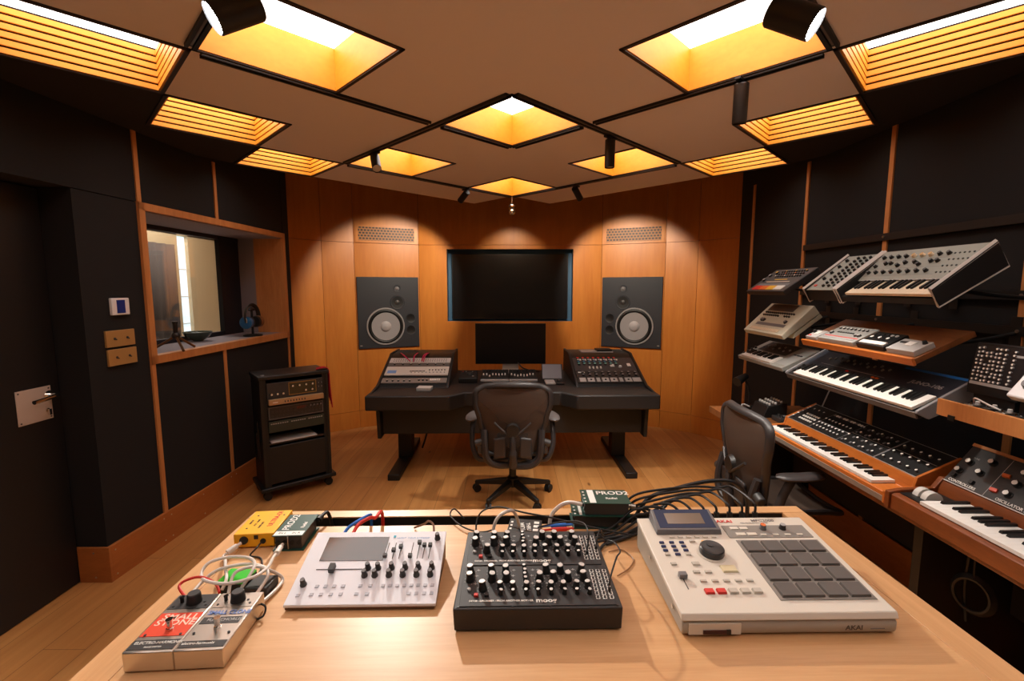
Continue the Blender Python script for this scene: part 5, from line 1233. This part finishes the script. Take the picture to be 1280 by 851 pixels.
# right shelf with a modular case, cut by the picture edge
t = thing('wooden_shelf', 'wooden shelf with a thick amber front, cut by the right picture edge', 'shelf', (1.6, 1.709, 1.14))
MB().box(.014, XR-1.602, -1.0, 0, 0, .02).build('shelf_board', M_BLACK, t); MB().box(0, .012, -1.0, 0, -.012, .05).build('front_edge', M_TRIM, t, bevel=.002)
MB().box(-.004, .02, -.075, -.05, -.02, -.0005).build('bracket_clip', M_BLACK, t)
t = gear('modular_case', 'black modular case full of tiny silver jacks standing on the right shelf', 'modular synth', (1.73, 1.735, 1.208), 0)
MB().box(.02, .165, .01, .11, -.046, 0).build('riser', M_BLACK, t)
MB().prism([(0, .03), (0, 0), (.12, 0), (.12, .182), (.026, .19)], 0, .18, 'X').build('case', M_BLACKM, t, bevel=.003)
P, a, L = slope((.0008, .033), (.0255, .188))
onbox(t, 'front_panel', P, a, .008, .177, .006, L-.006, mat('module_panel', (30, 30, 34), .4))
random.seed(9)
for c in range(9):
    for r_ in range(9):
        if c == 7 or (c, r_) in ((2, 8), (3, 8), (2, 5)): continue
        inst('patch_jack', knob_mesh(.0046, .006, M_MGREY, M_WHITE, 1., False, 8), t, P(.018+.0155*c+random.uniform(-.002, .002), .022+.0148*r_+random.uniform(-.002, .002), .001), (a, 0, 0))
onbox(t, 'module_label', P, a, .14, .172, .12, .128, M_LGREY, .001, .0008); onbox(t, 'bottom_rail', P, a, .008, .177, .003, .014, M_LGREY, .001, .0015)
t = gear('white_panel_synth', 'white panel synth with dark knobs leaning at the right picture edge', 'synthesizer', (1.648, 1.5, 1.232), R(52))
MB().box(.01, .3, .02, .12, -.068, -.002).build('riser', M_BLACK, t, rot=(R(-52), 0, 0))
MB().box(0, .3, 0, .2, 0, .03).build('case', M_WHITEP, t, bevel=.006)
for i in range(3):
    for r_ in range(2): inst('knob', knob_mesh(.017, .018, M_DGREY, M_MGREY, 1.1, True, 20), t, (.045+.09*i, .05+.09*r_, .03))
for i, (x, y) in enumerate(((1.65, 1.66), (1.66, 1.61), (1.65, 1.55), (1.64, 1.5))):
    t = gear('mini_pedal', 'tiny steel mini pedal on the right shelf edge, '+('leftmost', 'second', 'third', 'rightmost')[i]+' of four', 'effect pedal', (x, y, 1.1605), 0, 'mini pedals on the right shelf')
    MB().box(0, .034, 0, .05, 0, .022).build('case', M_DGREY if i % 2 else M_STEEL, t, bevel=.002); inst('knob', knob_mesh(.007, .01, M_LGREY, M_WHITE, 1.1), t, (.017, .035, .022)); MB().tube((.017, .013, .022), (.017, .013, .03), .0045, n=12).build('foot_switch', M_CHROME, t)
tag(MB().pipe([(1.66, 1.63, 1.19), (1.63, 1.6, 1.215), (1.64, 1.56, 1.2), (1.65, 1.53, 1.19)], .003, n=6).build('cable', M_WHITEC), 'short pale patch cable between mini pedals on the right shelf', 'cable')

# small things at the far end of the bench
t = gear('desk_mixer', 'small black mixer with pale knobs at the far end of the workbench', 'mixer', (1.68, 3.2, BT+.001), 0)
MB().prism([(0, 0), (.16, 0), (.16, .1), (.03, .075)], 0, .17, 'X').build('case', M_BLACK, t, bevel=.003)
P, a, L = slope((.03, .077), (.16, .102))
for c in range(5):
    for r_ in range(3): inst('knob', knob_mesh(.008, .011, M_LGREY, M_WHITE, 1.1), t, P(.025+.03*c, .025+.04*r_, 0), (a, 0, 0))
t = thing('gooseneck_lamp', 'black gooseneck lamp standing at the far end of the workbench', 'lamp', (1.72, 3.3, BT+.0005))
MB().lathe([(.05, 0), (.05, .012), (.01, .018)], n=24).build('base', M_BLACK, t); MB().pipe([(0, 0, .016), (.0, 0, .12), (-.03, .01, .2), (-.05, .01, .225)], .007, n=8).build('gooseneck', M_BLACKM, t)
b = MB(); b.tube((-.03, 0, .235), (-.12, -.05, .2), .022, .034, n=20); b.build('lamp_shade', M_BLACK, t)
t = gear('silver_speaker_box', 'small silver box with a dark round lens on the workbench behind the long synth', 'speaker', (1.83, 2.92, BT+.001), 0)
MB().box(0, .075, 0, .06, 0, .075).build('case', M_LGREY, t, bevel=.006); MB().tube((.045, 0, .04), (.045, -.004, .04), .016, n=20).build('lens', M_BLACK, t)
t = gear('interface_box', 'low dark interface box beside the small mixer on the workbench', 'audio interface', (1.72, 3.0, BT+.001), 0)
MB().box(0, .1, 0, .09, 0, .03).build('case', M_DGREY, t, bevel=.003); inst('knob', KK, t, (.03, .03, .03)); inst('knob', KK, t, (.065, .03, .03)); MB().box(.02, .08, .055, .075, .03, .032).build('display', M_MGREY, t)
tag(MB().pipe([(1.7, 3.24, .76), (1.66, 3.27, .77), (1.64, 3.22, .745), (1.68, 3.18, .745)], .005, n=6).build('cable', M_LGREY), 'pale cable looped beside the small mixer on the workbench', 'cable')
tag(MB().pipe([(1.84, 2.84, .78), (1.86, 2.75, .85), (1.9, 2.72, 1.0), (1.98, 2.74, 1.12)], .004, n=6).build('cable', M_LGREY), 'thin pale cable hanging behind the long synth from the row above', 'cable')
tag(MB().pipe([(1.78, 2.95, .745), (1.74, 2.87, .745), (1.8, 2.8, .745), (1.84, 2.7, .745)], .006, n=6).build('cable', M_LGREY), 'pale cable lying on the workbench by the small silver box', 'cable')

# rails and brackets that hold the instruments
for z, n in ((1.89, 'topmost'), (1.57, 'second from the top'), (1.42, 'third from the top'), (1.12, 'lowest')):
    t = thing('wall_rail', 'black horizontal steel wall rail on the right wall, '+n, 'wall rail', (XR-.012, 0, z), (0, 0, 0), 'black wall rails')
    MB().box(-.006, .0, -.4, 3.44, -.02, .02).build('rail', M_BLACKM, t)
    b = MB()
    for y in (1.94, 2.70): b.tube((-.006, y, 0), (-.011, y, 0), .007, n=8)
    b.build('bolt', M_STEEL, t)
for y, x0, z0, z1, w in ((3.14, 1.78, 1.622, 1.57, 'far end of the black drum machine'), (2.86, 1.78, 1.622, 1.57, 'near end of the black drum machine'), (2.5, 1.78, 1.595, 1.57, 'narrow sequencer'), (2.24, 1.78, 1.595, 1.57, 'far end of the top-row keyboard'), (1.88, 1.78, 1.595, 1.57, 'near end of the top-row keyboard'),
                        (3.12, 1.85, 1.36, 1.42, 'far end of the cream drum machine'), (2.87, 1.85, 1.36, 1.42, 'near end of the cream drum machine'), (2.45, 1.76, 1.355, 1.42, 'far end of the wooden tray'), (1.95, 1.76, 1.355, 1.42, 'near end of the wooden tray'),
                        (3.2, 1.8, 1.14, 1.12, 'far end of the compact keyboard'), (2.9, 1.8, 1.14, 1.12, 'near end of the compact keyboard'), (2.5, 1.76, 1.15, 1.12, 'far end of the long dark keyboard'), (1.95, 1.76, 1.15, 1.12, 'near end of the long dark keyboard')):
    bracket('black wall bracket holding the '+w, y, x0, z0-.002, z1=z1)
# coil of cable hanging under the bench
t = thing('cable_coil', 'coil of black cable hanging in the dark under the near end of the workbench', 'cable coil', (1.72, 1.62, .672), (0, 0, R(20)))
b = MB()
for k in range(4): b.pipe([(.004*k, (.055+.003*k)*math.sin(2*PI*i/12), -.215+(.062+.003*k)*math.cos(2*PI*i/12)) for i in range(12)], .007, n=6, sub=3, closed=True)
b.pipe([(.008, 0, -.03), (.01, .004, -.1), (.008, 0, -.16)], .005, n=6); b.build('coil', M_CABLE, t); MB().pipe([(0, 0, .0), (.01, .01, -.02), (.01, .0, -.04), (-.01, 0, -.03)], .004, n=6).build('hook', M_STEEL, t)
MB().pipe([(.01, .02, -.03), (.02, .03, -.2), (.01, .01, -.33)], .006, n=6).build('loose_end', M_CABLE, t)
# ------------------------------------------------------------------ spotlights, camera, world
spot((-.715, 1.37), (-.6, -.42, -.48), .13, .042, 'large black spotlight with a glowing lens hanging at the upper left', 85, 100, (1, .94, .88), True, drop=.115)
spot((.745, 1.40), (.6, -.42, -.48), .13, .042, 'large black spotlight with a glowing lens hanging at the upper right', 30, 90, (1, .94, .88), True, drop=.115)
spot((.985, 2.1), (.05, .14, -1), .16, .03, 'slim black spotlight hanging straight down beside the right slatted well', 45, 80)
spot((.58, 2.855), (0, .02, -1), .16, .03, 'slim black spotlight hanging straight down right of the middle well', 55, 80)
spot((-.905, 3.18), (.3, -.75, -.75), .15, .03, 'slim black spotlight tilted towards the table on the far left track', 120, 66)
spot((-.41, 4.295), (-.95, 1.04, -.86), .13, .028, 'short black spotlight aimed at the left loudspeaker', 50, 67, (1, .86, .68), blend=.4)
spot((.55, 4.155), (.77, 1.19, -.86), .14, .028, 'short black spotlight aimed at the right loudspeaker', 50, 67, (1, .86, .68), blend=.4)
# hanging chrome ball fitting, with a spot added to brighten the middle wall
t = thing('ceiling_ball_fitting', 'small chrome ball fitting hanging from the rear corner of the track', 'lamp', (0, 4.69, ZC-.002))
MB().tube((0, 0, 0), (0, 0, -.075), .006, n=8).build('hanging_stem', M_STEEL, t)
b = MB(); b.lathe([(.012, -.07), (.03, -.085), (.034, -.1), (.03, -.118), (.02, -.12)], n=20); b.build('collar', M_CHROME, t)
MB().ball((0, 0, -.15), .034, 18).build('ball', M_CHROME, t)
la = bpy.data.lights.new('added_wall_beam', 'SPOT'); la.energy = 9; la.spot_size = R(66); la.spot_blend = .6; la.color = (1, .84, .6); la.shadow_soft_size = .03
o = bpy.data.objects.new('added_wall_beam', la); COL.objects.link(o); o.parent = t; o.location = (0, .04, -.16); o.rotation_euler = Vector((0, .72, -.5)).to_track_quat('-Z', 'Y').to_euler()
# area light without a fitting, added to brighten the room behind the window
la = bpy.data.lights.new('next_room_fill', 'AREA'); la.energy = 10; la.size = .6; la.color = (1, .92, .82)
o = bpy.data.objects.new('next_room_fill', la); COL.objects.link(o); o.location = (-3.1, 4.6, 2.66)

cam = bpy.data.cameras.new('camera'); cam.sensor_width = 36; cam.lens = 580*36/1280; cam.clip_start = .02
co = bpy.data.objects.new('camera', cam); COL.objects.link(co); co.location = (0, 0, 1.6)
co.rotation_euler = (PI/2-math.atan((425.5-360)/580), 0, 0); SC.camera = co
w = bpy.data.worlds.new('world'); SC.world = w; w.use_nodes = True
w.node_tree.nodes['Background'].inputs['Color'].default_value = (0, 0, 0, 1)
SC.view_settings.view_transform = 'Standard'; SC.view_settings.look = 'None'; SC.view_settings.gamma = 1
SC.view_settings.use_curve_mapping = False; SC.view_settings.exposure = .98
SC.cycles.max_bounces = 10; SC.cycles.diffuse_bounces = 6; SC.cycles.transparent_max_bounces = 12
SC.cycles.sample_clamp_indirect = 6; SC.cycles.use_denoising = True
bake_fonts()
